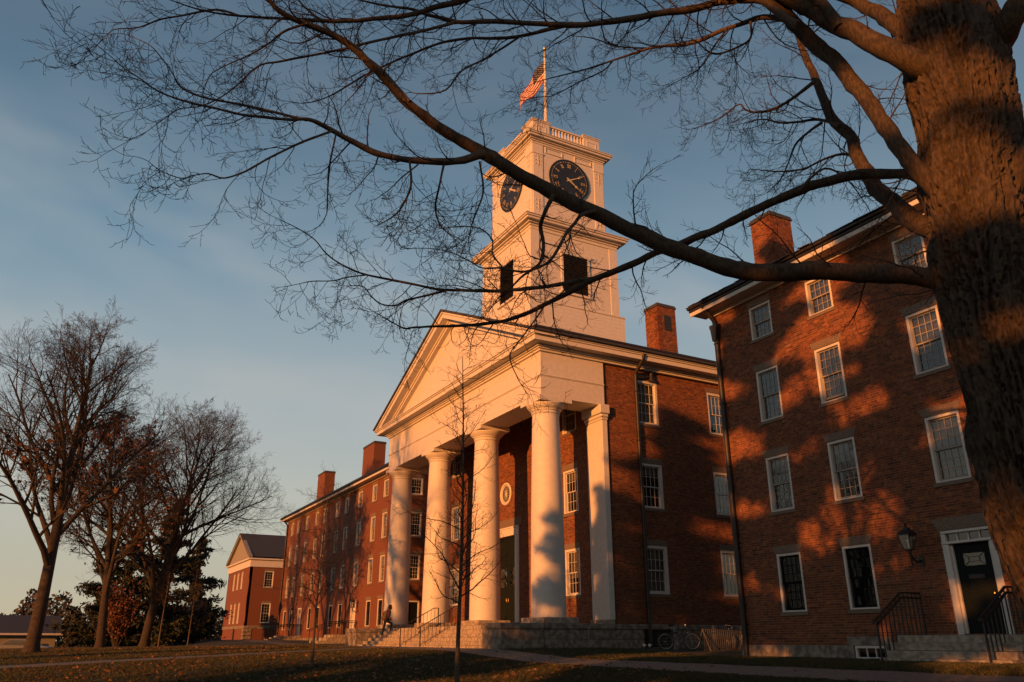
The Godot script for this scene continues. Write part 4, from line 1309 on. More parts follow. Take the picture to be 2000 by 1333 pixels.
	# ---- chimney on the south slope
	var ch := chimney(o, Vector3(-3.08, 13.6, -9.88), Vector3(-2.0, 17.65, -8.64), true, 81)
	mb = MB.new()
	mb.box(Vector3(-2.0, 16.1, -9.5), Vector3(-1.97, 17.0, -9.05))
	for q in 6:
		mb.box(Vector3(-1.97, 16.15 + q * 0.14, -9.47), Vector3(-1.95, 16.2 + q * 0.14, -9.08))
	put("grating", mb.mesh(), M.louver, ch)
	tower(o)

func tower(o: Node3D) -> void:
	var zc := -6.42
	var h0 := 3.28
	put("tower_base", board_box(CX - h0, CX + h0, zc - h0, zc + h0, 12.9, 18.4, 0.23), M.white, o)
	var mb: MB
	var h1 := 3.05
	put("base_ledge", band(CX - h0, CX + h0, zc - h0, zc + h0, [[0.05, 18.4, 18.47], [0.02, 18.47, 18.5]]), M.white, o)
	put("belfry_stage", board_box(CX - h1, CX + h1, zc - h1, zc + h1, 18.5, 23.3, 0.25), M.white, o)
	# corner boards
	for sx in [-1.0, 1.0]:
		for sz in [-1.0, 1.0]:
			mb = MB.new()
			mb.box(Vector3(CX + sx * (h1 - 0.55), 18.52, zc + sz * (h1 - 0.55)), Vector3(CX + sx * (h1 + 0.035), 23.0, zc + sz * (h1 + 0.035)), 0.008)
			put("corner_board", mb.mesh(), M.white, o)
	put("belfry_cornice", band(CX - h1, CX + h1, zc - h1, zc + h1, [[0.06, 23.0, 23.2], [0.12, 23.2, 23.32], [0.26, 23.32, 23.42], [0.5, 23.42, 23.56], [0.58, 23.56, 23.66], [0.64, 23.66, 23.72], [0.2, 23.72, 23.8]]), M.white, o)
	var h2 := 2.625
	put("clock_stage", board_box(CX - h2, CX + h2, zc - h2, zc + h2, 23.8, 29.6, 0.25), M.white, o)
	put("clock_cornice", band(CX - h2, CX + h2, zc - h2, zc + h2, [[0.07, 29.32, 29.45], [0.13, 29.45, 29.55], [0.24, 29.55, 29.64], [0.42, 29.64, 29.78], [0.5, 29.78, 29.88], [0.54, 29.88, 29.94], [0.06, 29.94, 30.05]]), M.white, o)
	# each of the four sides: louvre, clock, panels, ornaments
	for side in 4:
		var ang := PI / 2 * side
		var tb := Transform3D(Basis(Vector3.UP, ang), Vector3(CX, 0, zc))
		var lv := node("louvre", o, tb * Transform3D(Basis(), Vector3(0.2 if side == 0 else (0.0 if side == 1 else 0.0), 19.43, h1)))
		mb = MB.new()
		for s in [-1.0, 1.0]:
			mb.box(Vector3(s * 0.86, -0.1, -0.02), Vector3(s * 1.02, 2.6, 0.07), 0.01)
		mb.box(Vector3(-1.1, 2.44, -0.02), Vector3(1.1, 2.62, 0.09), 0.01)
		mb.box(Vector3(-1.15, -0.16, -0.02), Vector3(1.15, -0.02, 0.12), 0.01)
		put("frame", mb.mesh(), M.white, lv)
		mb = MB.new()
		mb.box(Vector3(-0.86, 0, 0.002), Vector3(0.86, 2.45, 0.008))
		put("backing", mb.mesh(), M.dark, lv)
		var sm := MB.new()
		sm.xbox(Transform3D(Basis(Vector3(1, 0, 0), 0.7), Vector3.ZERO), Vector3(0.855, 0.007, 0.05))
		var smesh := sm.mesh()
		for q in 22:
			put("slat", smesh, M.louver, lv, Vector3(0, 0.06 + q * 0.11, 0.045))
		var ck := node("clock", o, tb * Transform3D(Basis(), Vector3(0, 27.35, h2)))
		mb = MB.new()
		var R := 1.46
		for q in 72:
			var a := TAU * q / 72.0
			var b := TAU * (q + 1) / 72.0
			var pa := Vector3(cos(a), sin(a), 0)
			var pb := Vector3(cos(b), sin(b), 0)
			mb.tri(Vector3(0, 0, 0.06), pa * (R - 0.03) + Vector3(0, 0, 0.06), pb * (R - 0.03) + Vector3(0, 0, 0.06), Vector3(0, 0, 1))
			mb.quad(pa * (R - 0.03) + Vector3(0, 0, 0.06), pb * (R - 0.03) + Vector3(0, 0, 0.06), pb * R + Vector3(0, 0, 0.09), pa * R + Vector3(0, 0, 0.09), Vector3(0, 0, 1))
			mb.quad(pa * R + Vector3(0, 0, 0.09), pb * R + Vector3(0, 0, 0.09), pb * R, pa * R, pa)
		put("face", mb.mesh(), M.clock, ck)
		if side < 2:
			var nums := ["XII", "I", "II", "III", "IIII", "V", "VI", "VII", "VIII", "IX", "X", "XI"]
			for q in 12:
				var a := PI / 2 - TAU * q / 12.0
				var tm := TextMesh.new()
				tm.text = nums[q]
				var sf := SystemFont.new()
				sf.font_names = PackedStringArray(["Droid Serif"])
				tm.font = sf
				tm.font_size = 32
				tm.pixel_size = 0.0084
				tm.depth = 0.012
				var nm := put("numeral", tm, M.gold, ck)
				nm.transform = Transform3D(Basis(Vector3(0, 0, 1), a - PI / 2).scaled_local(Vector3(0.72, 1.25, 1.0)), Vector3(cos(a) * 1.0, sin(a) * 1.0, 0.068))
			mb = MB.new()
			for q in 60:
				var a := TAU * q / 60.0
				var s := 0.02 if q % 5 else 0.032
				mb.xbox(Transform3D(Basis(Vector3(0, 0, 1), a), Vector3(cos(a), sin(a), 0) * 1.28 + Vector3(0, 0, 0.064)), Vector3(s, s, 0.004))
			put("minute_marks", mb.mesh(), M.gold, ck)
			for hnd in [[PI / 2 - TAU * 10.5 / 60.0, 1.15, 0.045, 0.085], [PI / 2 - TAU * 4.17 / 12.0, 0.92, 0.065, 0.078]]:
				mb = MB.new()
				var L: float = hnd[1]
				var wd: float = hnd[2]
				mb.prism(PackedVector2Array([Vector2(-0.22, wd * 0.7), Vector2(-0.22, -wd * 0.7), Vector2(0, -wd), Vector2(L * 0.55, -wd * 0.5), Vector2(L * 0.66, -wd * 1.5), Vector2(L * 0.75, -wd * 0.5), Vector2(L, 0), Vector2(L * 0.75, wd * 0.5), Vector2(L * 0.66, wd * 1.5), Vector2(L * 0.55, wd * 0.5), Vector2(0, wd)]), hnd[3], hnd[3] + 0.012, Transform3D(Basis(Vector3(0, 0, 1), hnd[0]), Vector3.ZERO))
				put("hand", mb.mesh(), M.gold, ck)
		# corner pilasters with applied ornaments, sunk panels above the clock
		var tr := node("tower_trim", o, tb)
		for s in [-1.0, 1.0]:
			mb = MB.new()
			mb.box(Vector3(s * (h2 - 0.02), 23.9, h2 - 0.01), Vector3(s * (h2 - 0.72), 28.6, h2 + 0.05), 0.01)
			mb.box(Vector3(s * (h2 + 0.02), 28.6, h2 - 0.01), Vector3(s * (h2 - 0.76), 28.72, h2 + 0.085), 0.01)
			mb.box(Vector3(s * (h2 + 0.04), 28.72, h2 - 0.01), Vector3(s * (h2 - 0.74), 29.31, h2 + 0.05), 0.01)
			put("strip", mb.mesh(), M.white, tr)
			if side < 2:
				for oy in [28.1, 25.0]:
					mb = MB.new()
					ornament(mb, Vector3(s * (h2 - 0.37), oy, h2 + 0.055))
					put("ornament", mb.mesh(), M.white, tr)
			mb = MB.new()
			var x0: float = s * 0.45
			var x1: float = s * 1.72
			mb.box(Vector3(x0, 28.86, h2 - 0.01), Vector3(x1, 28.92, h2 + 0.05), 0.006)
			mb.box(Vector3(x0, 29.20, h2 - 0.01), Vector3(x1, 29.26, h2 + 0.05), 0.006)
			mb.box(Vector3(x0, 28.92, h2 - 0.01), Vector3(x0 + s * 0.06, 29.2, h2 + 0.048), 0.006)
			mb.box(Vector3(x1 - s * 0.06, 28.92, h2 - 0.01), Vector3(x1, 29.2, h2 + 0.048), 0.006)
			put("panel_moulding", mb.mesh(), M.white, tr)
		# balustrade
		var bl := node("balustrade", o, tb)
		var hb := h2 - 0.1
		mb = MB.new()
		mb.box(Vector3(-hb + 1.25, 31.02, hb - 0.32), Vector3(hb - 1.25, 31.14, hb - 0.02), 0.015)
		mb.box(Vector3(-hb + 1.25, 30.06, hb - 0.30), Vector3(hb - 1.25, 30.2, hb - 0.04), 0.015)
		put("rail", mb.mesh(), M.white, bl)
		var bm := MB.new()
		bm.lathe(Vector3.ZERO, [[0.085, 0.0], [0.085, 0.06], [0.05, 0.08], [0.06, 0.14], [0.1, 0.28], [0.105, 0.36], [0.07, 0.5], [0.045, 0.62], [0.06, 0.68], [0.05, 0.7], [0.085, 0.74], [0.085, 0.82]], 12)
		var bmesh := bm.mesh()
		for q in 11:
			put("baluster", bmesh, M.white, bl, Vector3(-hb + 1.36 + (2.0 * hb - 2.72) * q / 10.0, 30.2, hb - 0.17))
	for sx in [-1.0, 1.0]:
		for sz in [-1.0, 1.0]:
			var pr := node("parapet_pier", o, Transform3D(Basis(), Vector3(CX + sx * (h2 - 0.72), 0, zc + sz * (h2 - 0.72))))
			mb = MB.new()
			mb.box(Vector3(-0.62, 30.05, -0.62), Vector3(0.62, 31.1, 0.62), 0.012)
			mb.box(Vector3(-0.67, 31.1, -0.67), Vector3(0.67, 31.2, 0.67), 0.02)
			mb.box(Vector3(-0.71, 31.2, -0.71), Vector3(0.71, 31.27, 0.71), 0.02)
			put("block", mb.mesh(), M.white, pr)
			mb = MB.new()
			for a in 4:
				var tt := Transform3D(Basis(Vector3.UP, PI / 2 * a), Vector3.ZERO)
				for e in [[-0.36, 30.3, 0.36, 30.36], [-0.36, 30.8, 0.36, 30.86], [-0.36, 30.36, -0.30, 30.8], [0.30, 30.36, 0.36, 30.8]]:
					mb.xbox(tt * Transform3D(Basis(), Vector3((e[0] + e[2]) / 2, (e[1] + e[3]) / 2, 0.625)), Vector3((e[2] - e[0]) / 2, (e[3] - e[1]) / 2, 0.02))
			put("panel_moulding", mb.mesh(), M.white, pr)
			mb = MB.new()
			mb.rod(Vector3(0.5 * sx, 31.27, 0.5 * sz), Vector3(0.5 * sx, 31.9, 0.5 * sz), 0.012, 5, 0.003)
			put("lightning_rod", mb.mesh(), M.pipe, pr)
	# flagpole and flag
	var fp := thing("flagpole", "white flagpole rising from the top of the clock tower", "flagpole", Vector3(CX, 30.0, zc))
	mb = MB.new()
	mb.tube(PackedVector3Array([Vector3(0, -0.05, 0), Vector3(0, 4, 0), Vector3(0, 9.3, 0)]), PackedFloat32Array([0.15, 0.12, 0.07]), 14, true)
	put("pole", mb.mesh(), M.white, fp)
	mb = MB.new()
	mb.lathe(Vector3(0, 9.3, 0), [[0.0, 0.0], [0.1, 0.0], [0.1, 0.1], [0.05, 0.14], [0.1, 0.2], [0.12, 0.28], [0.09, 0.36], [0.0, 0.4]], 14)
	put("finial", mb.mesh(), M.brass, fp)
	var deck := MB.new()
	deck.box(Vector3(CX - h2, 29.9, zc - h2), Vector3(CX + h2, 29.96, zc + h2))
	put("tower_deck", deck.mesh(), M.slate, o)
	flag(Vector3(CX, 38.6, zc))

func ornament(mb: MB, c: Vector3) -> void:
	for s in [-1.0, 1.0]:
		for k in 3:
			var p := PackedVector3Array()
			var rr := PackedFloat32Array()
			for q in 9:
				var a := q / 8.0 * 4.6
				var rad := 0.11 * (1.0 - q / 10.5)
				p.append(c + Vector3(s * (0.13 + cos(a) * rad * 1.0 - 0.03), (k - 1) * 0.3 + sin(a) * rad, 0.004 + q * 0.002))
				rr.append(0.022 * (1.0 - q / 14.0))
			mb.tube(p, rr, 5, true)
	mb.tube(PackedVector3Array([c + Vector3(0, -0.5, 0.0), c + Vector3(0.015, -0.1, 0.01), c + Vector3(-0.01, 0.3, 0.01), c + Vector3(0, 0.5, 0)]), PackedFloat32Array([0.012, 0.025, 0.022, 0.01]), 5, true)

# waving flag: stripes and a starred canton as coloured cloth
func flag(top: Vector3) -> void:
	var mb := MB.new()
	var w := 3.4
	var h := 1.55
	var nx := 34
	var pt := func(u: float, t: float) -> Vector3:
		# hangs from the pole, blown towards the north, sagging
		var x := -u * w * 0.98
		var droop := u * w * 0.40 + 0.20 * u * u
		var wave := sin(u * 9.0 + t * 1.2) * 0.22 * u + sin(u * 4.0 - t * 2.0) * 0.12
		return Vector3(-0.16 + x * 0.83 + t * 0.1 * u, -t * h * (1.0 - 0.12 * u) - droop * 0.95 + 0.1 * sin(u * 6.0 + t * 3.0) * u, x * -0.12 + wave)
	for j in 13:
		for k in nx:
			var u0 := k / float(nx)
			var u1 := (k + 1) / float(nx)
			var t0 := j / 13.0
			var t1 := (j + 1) / 13.0
			if u0 < 0.4 and j < 7:
				mb.col = Color(0.012, 0.014, 0.04)
			elif j % 2 == 0:
				mb.col = Color(0.30, 0.008, 0.012)
			else:
				mb.col = Color(0.5, 0.47, 0.43)
			var a: Vector3 = pt.call(u0, t0)
			var b: Vector3 = pt.call(u1, t0)
			var c: Vector3 = pt.call(u1, t1)
			var d: Vector3 = pt.call(u0, t1)
			mb.quad(a, b, c, d, (b - a).cross(d - a).normalized())
	mb.col = Color(0.75, 0.72, 0.66)
	for j in 9:
		for k in (6 if j % 2 == 0 else 5):
			var u := (k + (0.5 if j % 2 == 0 else 1.0)) / 6.0 * 0.38 + 0.005
			var t := (j + 0.8) / 9.6 * 7.0 / 13.0
			for q in 5:
				var a := TAU * q / 5.0
				var pc: Vector3 = pt.call(u, t)
				var ux: Vector3 = (pt.call(u + 0.008, t) - pc)
				var uy: Vector3 = (pt.call(u, t + 0.016) - pc)
				var nn := ux.cross(uy).normalized()
				for s in [-1.0, 1.0]:
					var of: Vector3 = nn * 0.006 * s
					mb.tri(pc + of + (ux * cos(a) + uy * sin(a)) * 1.5, pc + of + (ux * cos(a + 2.5) + uy * sin(a + 2.5)) * 1.0, pc + of + (ux * cos(a - 2.5) + uy * sin(a - 2.5)) * 1.0, nn * s)
	var o := put("flag", mb.mesh(), M.vert, null, top)
	tag(o, "striped flag with starred blue canton hanging from the tower flagpole", "flag")

# ------------------------------------------------------------------ trees
func rdir(r: RandomNumberGenerator) -> Vector3:
	return Vector3(r.randfn(), r.randfn(), r.randfn()).normalized()

# a twig with side twigs; level 0 is the finest
func twig(mb: MB, r: RandomNumberGenerator, p: Vector3, d: Vector3, length: float, rad: float, level: int, lift: float) -> void:
	var n := 5 if level > 0 else 3
	if level > 1:
		n = 8
	var pts := PackedVector3Array([p])
	var rr := PackedFloat32Array([rad])
	var bend := rdir(r) * 0.28
	var cur := p
	for k in n:
		var t := (k + 1.0) / n
		d = (d + bend * 0.75 + rdir(r) * 0.2 + Vector3(0, lift * 2.0 * (t - 0.4), 0)).normalized()
		if k % 3 == 2:
			bend = bend.lerp(rdir(r) * 0.32, 0.7)
		cur += d * length / n
		pts.append(cur)
		rr.append(maxf(rad * (1.0 - 0.72 * t), 0.0021))
	mb.tube(pts, rr, 3 if level < 2 else 5)
	if level == 0:
		return
	var kids := int(length / (0.085 if level == 1 else 0.13)) + 1
	for k in kids:
		var t := lerpf(0.15, 1.0, (k + r.randf() * 0.9) / kids)
		var f := t * n
		var a := mini(int(f), n - 1)
		var q := pts[a].lerp(pts[a + 1], f - a)
		var dd := (pts[a + 1] - pts[a]).normalized()
		var side := rdir(r)
		side = (side - dd * side.dot(dd)).normalized()
		var nd := (dd * 0.75 + side * r.randf_range(0.45, 0.95)).normalized()
		var ll := length * r.randf_range(0.22, 0.5) * (1.15 - 0.6 * t)
		twig(mb, r, q, nd, maxf(ll, 0.09), maxf(rr[a] * 0.55, 0.0019), level - 1, lift)

func smooth(pts: Array, sub: int) -> Array:      # Catmull-Rom through [x,y,z,r]
	var p := PackedVector3Array()
	var r := PackedFloat32Array()
	var n := pts.size()
	for k in n - 1:
		var a: Array = pts[maxi(k - 1, 0)]
		var b: Array = pts[k]
		var c: Array = pts[k + 1]
		var d: Array = pts[mini(k + 2, n - 1)]
		for s in sub:
			var t := s / float(sub)
			var v := Vector3(b[0], b[1], b[2]).cubic_interpolate(Vector3(c[0], c[1], c[2]), Vector3(a[0], a[1], a[2]), Vector3(d[0], d[1], d[2]), t)
			p.append(v)
			r.append(lerpf(b[3], c[3], t))
	var e: Array = pts[n - 1]
	p.append(Vector3(e[0], e[1], e[2]))
	r.append(e[3])
	return [p, r]

func big_tree() -> void:
	var base := Vector3(LIMBS.trunk[0][0], gy(LIMBS.trunk[0][0], LIMBS.trunk[0][2]), LIMBS.trunk[0][2])
	var o := thing("old_maple_tree", "huge bare old tree with rough bark at the right edge, limbs reaching left", "tree", base)
	var r := RandomNumberGenerator.new()
	r.seed = 77
	var f := FastNoiseLite.new()
	f.seed = 9
	f.frequency = 1.0
	var twigs := MB.new()
	var q := 0
	for key: String in LIMBS:
		q += 1
		var raw: Array = LIMBS[key].duplicate(true)
		if key == "trunk":
			var g := base.y - 0.3
			raw.push_front([raw[0][0] - 0.02, (raw[0][1] + g) * 0.5, raw[0][2], raw[0][3] * 1.08])
			raw.push_front([raw[1][0] - 0.03, g + 0.35, raw[1][2], raw[1][3] * 1.3])
			raw.push_front([raw[2][0] - 0.03, g, raw[2][2], raw[2][3] * 1.8])
		var s := smooth(raw, 6 if key == "trunk" else 4)
		var p: PackedVector3Array = s[0]
		var rr: PackedFloat32Array = s[1]
		for k in p.size():
			p[k] -= base
		var mb := MB.new()
		if key == "trunk":
			trunk_mesh(mb, p, rr, f)
			put("trunk", mb.mesh(), M.bark, o)
			continue
		# crooked, knobbly limbs
		var thick := rr[0]
		for k in range(1, p.size()):
			var w := minf(rr[k] * 0.35, 0.02)
			p[k] += Vector3(f.get_noise_3d(p[k].x * 1.5, p[k].y * 1.5, q), f.get_noise_3d(p[k].y * 1.5, p[k].z * 1.5, q + 9.0), f.get_noise_3d(p[k].z * 1.5, p[k].x * 1.5, q + 19.0)) * w * 2.0
		mb.tube(p, rr, 16 if thick > 0.09 else (10 if thick > 0.03 else 6), true, 0.10, q)
		put("limb", mb.mesh(), M.bark if thick > 0.06 else M.bark_young, o)
		# twigs along it
		var acc := 0.0
		var nextt := 0.25
		for k in range(1, p.size()):
			var seg := p[k] - p[k - 1]
			acc += seg.length()
			var gap := 0.095 if rr[k] < 0.022 else (0.14 if rr[k] < 0.05 else 0.38)
			if key.begins_with("fan") or key.begins_with("yellow_") or key == "top":
				gap *= 0.55
			if acc > nextt and rr[k] < 0.13:
				nextt = acc + gap * r.randf_range(0.5, 1.5)
				var dd := seg.normalized()
				var side := rdir(r)
				side = (side - dd * side.dot(dd)).normalized()
				var nd := (dd * r.randf_range(0.4, 1.0) + side * 0.8).normalized()
				var ll := r.randf_range(0.35, 0.95) if rr[k] < 0.05 else r.randf_range(0.3, 1.1)
				var hangs := r.randf() < 0.4
				if hangs:
					nd = (nd + Vector3(0, -0.8, 0)).normalized()
				twig(twigs, r, p[k], nd, ll, clampf(rr[k] * 0.4, 0.0035, 0.010), 2, 0.25 if hangs else 0.12)
		var last := p.size() - 1
		twig(twigs, r, p[last], (p[last] - p[last - 1]).normalized(), 0.5, maxf(rr[last] * 0.8, 0.003), 2, 0.1)
	var tw := put("twigs", twigs.mesh(), M.twig, o)
	tw.set_meta("kind", "stuff")

# swellings and old branch scars on the trunk: height, angle, size, depth
var BURLS := [[1.6, 2.6, 0.16, 0.06], [2.9, 3.4, 0.2, 0.07], [3.4, 2.2, 0.12, 0.06], [4.4, 2.9, 0.18, 0.09], [5.4, 3.6, 0.14, 0.07], [0.8, 3.3, 0.22, 0.08], [6.2, 2.5, 0.15, 0.07], [2.2, 4.0, 0.13, 0.05]]

func burl(c: Vector3, d: Vector3) -> float:
	var s := 0.0
	for b in BURLS:
		var q := Vector3(cos(b[1]), 0, sin(b[1])).angle_to(d) * 0.42
		var e: float = (q * q + pow(c.y - b[0] - 1.2, 2.0) * 0.6) / (b[2] * b[2])
		if e < 6.0:
			s += b[3] * exp(-e) - b[3] * 0.7 * exp(-e * 7.0)
	return s

func trunk_mesh(mb: MB, p: PackedVector3Array, rr: PackedFloat32Array, f: FastNoiseLite) -> void:
	# subdivided trunk with real furrows in the bark
	var sides := 170
	var per := 9
	var rings := []
	var k0 := mb.v.size()
	var count := 0
	for j in p.size() - 1:
		for s in per:
			var t := s / float(per)
			rings.append([p[j].lerp(p[j + 1], t), lerpf(rr[j], rr[j + 1], t)])
	for j in rings.size():
		var c: Vector3 = rings[j][0]
		var rad: float = rings[j][1]
		for q in sides:
			var a := TAU * q / sides
			var d := Vector3(cos(a), 0, sin(a))
			var warp := f.get_noise_3d(d.x * 1.3, c.y * 0.6, d.z * 1.3) * 1.2
			var n1 := absf(f.get_noise_3d(d.x * 5.2 + warp, c.y * 0.38, d.z * 5.2 - warp))
			var n2 := absf(f.get_noise_3d(d.x * 9.0 - warp, c.y * 0.9 + 7.0, d.z * 9.0 + warp))
			var fine := f.get_noise_3d(d.x * 22.0, c.y * 5.0, d.z * 22.0)
			var big := f.get_noise_3d(d.x * 1.0, c.y * 0.4, d.z * 1.0)
			var bump := big * 0.11 + burl(c, d) + ss(0.0, 0.15, n1) * 0.07 + ss(0.0, 0.12, n2) * 0.026 + fine * 0.010 - 0.055
			mb.v.append(c + d * (rad + bump))
			mb.n.append(d)
			mb.c.append(Color(1, 1, 1))
	var m := rings.size()
	for j in m:
		for q in sides:
			var e := k0 + j * sides + q
			var dx := mb.v[k0 + j * sides + (q + 1) % sides] - mb.v[k0 + j * sides + (q + sides - 1) % sides]
			var dy := mb.v[k0 + mini(j + 1, m - 1) * sides + q] - mb.v[k0 + maxi(j - 1, 0) * sides + q]
			var nn := dy.cross(dx).normalized()
			if nn.dot(mb.n[e]) < 0.0:
				nn = -nn
			mb.n[e] = nn
	for j in m - 1:
		for q in sides:
			var a := k0 + j * sides + q
			var b := k0 + j * sides + (q + 1) % sides
			mb.i.append(a); mb.i.append(b); mb.i.append(a + sides)
			mb.i.append(b); mb.i.append(b + sides); mb.i.append(a + sides)

# bare deciduous tree grown from a seed
class Grow:
	var wood := MB.new()
	var fine := MB.new()
	var leaves := MB.new()
	var r := RandomNumberGenerator.new()
	var leaf_share := 0.0
	var leaf_lo := 0.0
	var leaf_hi := 1.0
	var leaf_size := 0.12
	var leaf_cols := [Color(0.09, 0.04, 0.018), Color(0.06, 0.03, 0.015), Color(0.12, 0.05, 0.02)]
	var spread := 0.6
	var up := 0.16
	var height := 18.0
	var sub := [0, 8, 8, 7, 6]
	var first := 0.2
	var reach := 0.62
	func dirv() -> Vector3:
		return Vector3(r.randfn(), r.randfn(), r.randfn()).normalized()
	func branch(p: Vector3, d: Vector3, length: float, rad: float, level: int) -> void:
		var n: int = [8, 8, 6, 4, 3, 2][level]
		var pts := PackedVector3Array([p])
		var rr := PackedFloat32Array([rad])
		var cur := p
		var bend := dirv() * (0.06 if level == 0 else 0.16)
		for k in n:
			var t := (k + 1.0) / n
			d = (d + bend * 0.5 + dirv() * (0.05 if level == 0 else 0.11) + Vector3(0, up * (1.0 if level > 0 else 0.3), 0)).normalized()
			cur += d * length / n
			pts.append(cur)
			rr.append(maxf(rad * (1.0 - (0.8 if level == 0 else 0.78) * t), 0.005))
		var mb: MB = wood if level < 3 else fine
		mb.tube(pts, rr, [14, 9, 6, 4, 3, 3][level])
		if level >= 5 or (level == 4 and sub.size() <= 4):
			return
		var kids: int = sub[level + 1] if level + 1 < sub.size() else 0
		for k in kids:
			var t0: float = [first, 0.22, 0.15, 0.12, 0.1][level]
			var t := lerpf(t0, 1.0, (k + r.randf() * 0.8) / kids)
			var f := t * n
			var a := mini(int(f), n - 1)
			var q := pts[a].lerp(pts[a + 1], f - a)
			var dd := (pts[a + 1] - pts[a]).normalized()
			var side := dirv()
			side = (side - dd * side.dot(dd)).normalized()
			if level == 0:
				var az := TAU * (k * 0.382 + r.randf() * 0.1)
				side = Vector3(cos(az), 0.0, sin(az))
			var s := spread * r.randf_range(0.7, 1.2) * (1.0 if level == 0 else 1.15)
			var nd := (dd + side * s).normalized()
			var ll: float = length * [0.72, 0.55, 0.5, 0.48, 0.5][level] * r.randf_range(0.75, 1.15) * (1.2 - 0.5 * t)
			if level == 0:
				ll = length * reach * (1.12 - 0.82 * (t - first) / (1.0 - first)) * r.randf_range(0.85, 1.12)
			branch(q, nd, ll, minf(rr[a] * [0.6, 0.55, 0.52, 0.55, 0.6][level], ll * 0.022), level + 1)
		if leaf_share > 0.0 and level >= 3:
			for k in n:
				var h := pts[k + 1].y / height
				if h > leaf_lo and h < leaf_hi and r.randf() < leaf_share:
					for q in 2:
						leaf(pts[k + 1] + dirv() * leaf_size * 0.8)
	func leaf(c: Vector3) -> void:
		var s := leaf_size * r.randf_range(0.6, 1.3)
		var x := dirv()
		var y := x.cross(dirv()).normalized()
		var nn := x.cross(y).normalized()
		leaves.col = leaf_cols[r.randi() % leaf_cols.size()]
		leaves.tri(c - x * s * 0.5, c + y * s * 0.32 + nn * s * 0.1, c + x * s * 0.55, nn)
		leaves.tri(c - x * s * 0.5, c + x * s * 0.55, c - y * s * 0.34 + nn * s * 0.08, nn)

func grow_tree(called: String, label: String, at: Vector3, h: float, rad: float, sd: int, opt := {}, group := "") -> Node3D:
	var g := Grow.new()
	g.r.seed = sd
	g.height = h
	g.leaf_share = opt.get("leaves", 0.0)
	g.leaf_lo = opt.get("leaf_lo", 0.0)
	g.leaf_hi = opt.get("leaf_hi", 1.0)
	g.leaf_size = opt.get("leaf_size", 0.16)
	g.spread = opt.get("spread", 0.6)
	g.up = opt.get("up", 0.08)
	g.first = opt.get("first", 0.2)
	g.reach = opt.get("reach", 0.62)
	g.sub = opt.get("sub", [0, 9, 9, 7, 6, 3])
	if opt.has("cols"):
		g.leaf_cols = opt.cols
	var lean: Vector3 = opt.get("lean", Vector3.ZERO)
	g.wood.tube(PackedVector3Array([Vector3(0, -0.3, 0), Vector3(0, 0.0, 0), Vector3(0, 0.35, 0) + lean * 0.1]), PackedFloat32Array([rad * 1.9, rad * 1.45, rad * 1.08]), 14)
	g.branch(Vector3(0, 0.3, 0) + lean * 0.08, (Vector3.UP + lean).normalized(), h * opt.get("bole", 0.55), rad * 1.08, 0)
	var o := thing(called, label, "tree", at, opt.get("turn", 0.0), group)
	put("trunk", g.wood.mesh(), M.bark_far, o)
	if g.fine.v.size() > 0:
		var c := put("crown", g.fine.mesh(), M.twig, o)
		c.set_meta("kind", "stuff")
	if g.leaves.v.size() > 0:
		var l := put("leaves", g.leaves.mesh(), M.leaf_dry, o)
		l.set_meta("kind", "stuff")
	return o

func sapling(label: String, at: Vector3, h: float, rad: float, sd: int, clear: float, spread: float, group: String) -> Node3D:
	var r := RandomNumberGenerator.new()
	r.seed = sd
	var o := thing("young_tree", label, "tree", at, 0.0, group)
	var mb := MB.new()
	var p := PackedVector3Array()
	var rr := PackedFloat32Array()
	for k in 15:
		var t := k / 14.0
		p.append(Vector3(sin(t * 5.0 + sd) * 0.05 * t * h * 0.3, t * h - 0.1, cos(t * 4.0 + sd) * 0.05 * t * h * 0.3))
		rr.append(lerpf(rad, 0.006, pow(t, 0.8)) * (1.35 if k == 0 else 1.0))
	mb.tube(p, rr, 10, true)
	put("trunk", mb.mesh(), M.bark_young, o)
	var tw := MB.new()
	var n := int(h * 8.0)
	for k in n:
		var t := lerpf(clear, 0.97, (k + r.randf() * 0.5) / n)
		var f := t * 14.0
		var a := mini(int(f), 13)
		var q := p[a].lerp(p[a + 1], f - a)
		var az := TAU * (k * 0.382 + r.randf() * 0.12)
		var d := Vector3(cos(az), r.randf_range(0.7, 1.3), sin(az)).normalized()
		var ll := spread * (1.1 - 0.75 * (t - clear) / (1.0 - clear)) * r.randf_range(0.6, 1.1)
		twig(tw, r, q, d, ll, clampf(rr[a] * 0.42, 0.007, 0.014), 2, 0.22)
	var c := put("branches", tw.mesh(), M.twig, o)
	c.set_meta("kind", "stuff")
	return o

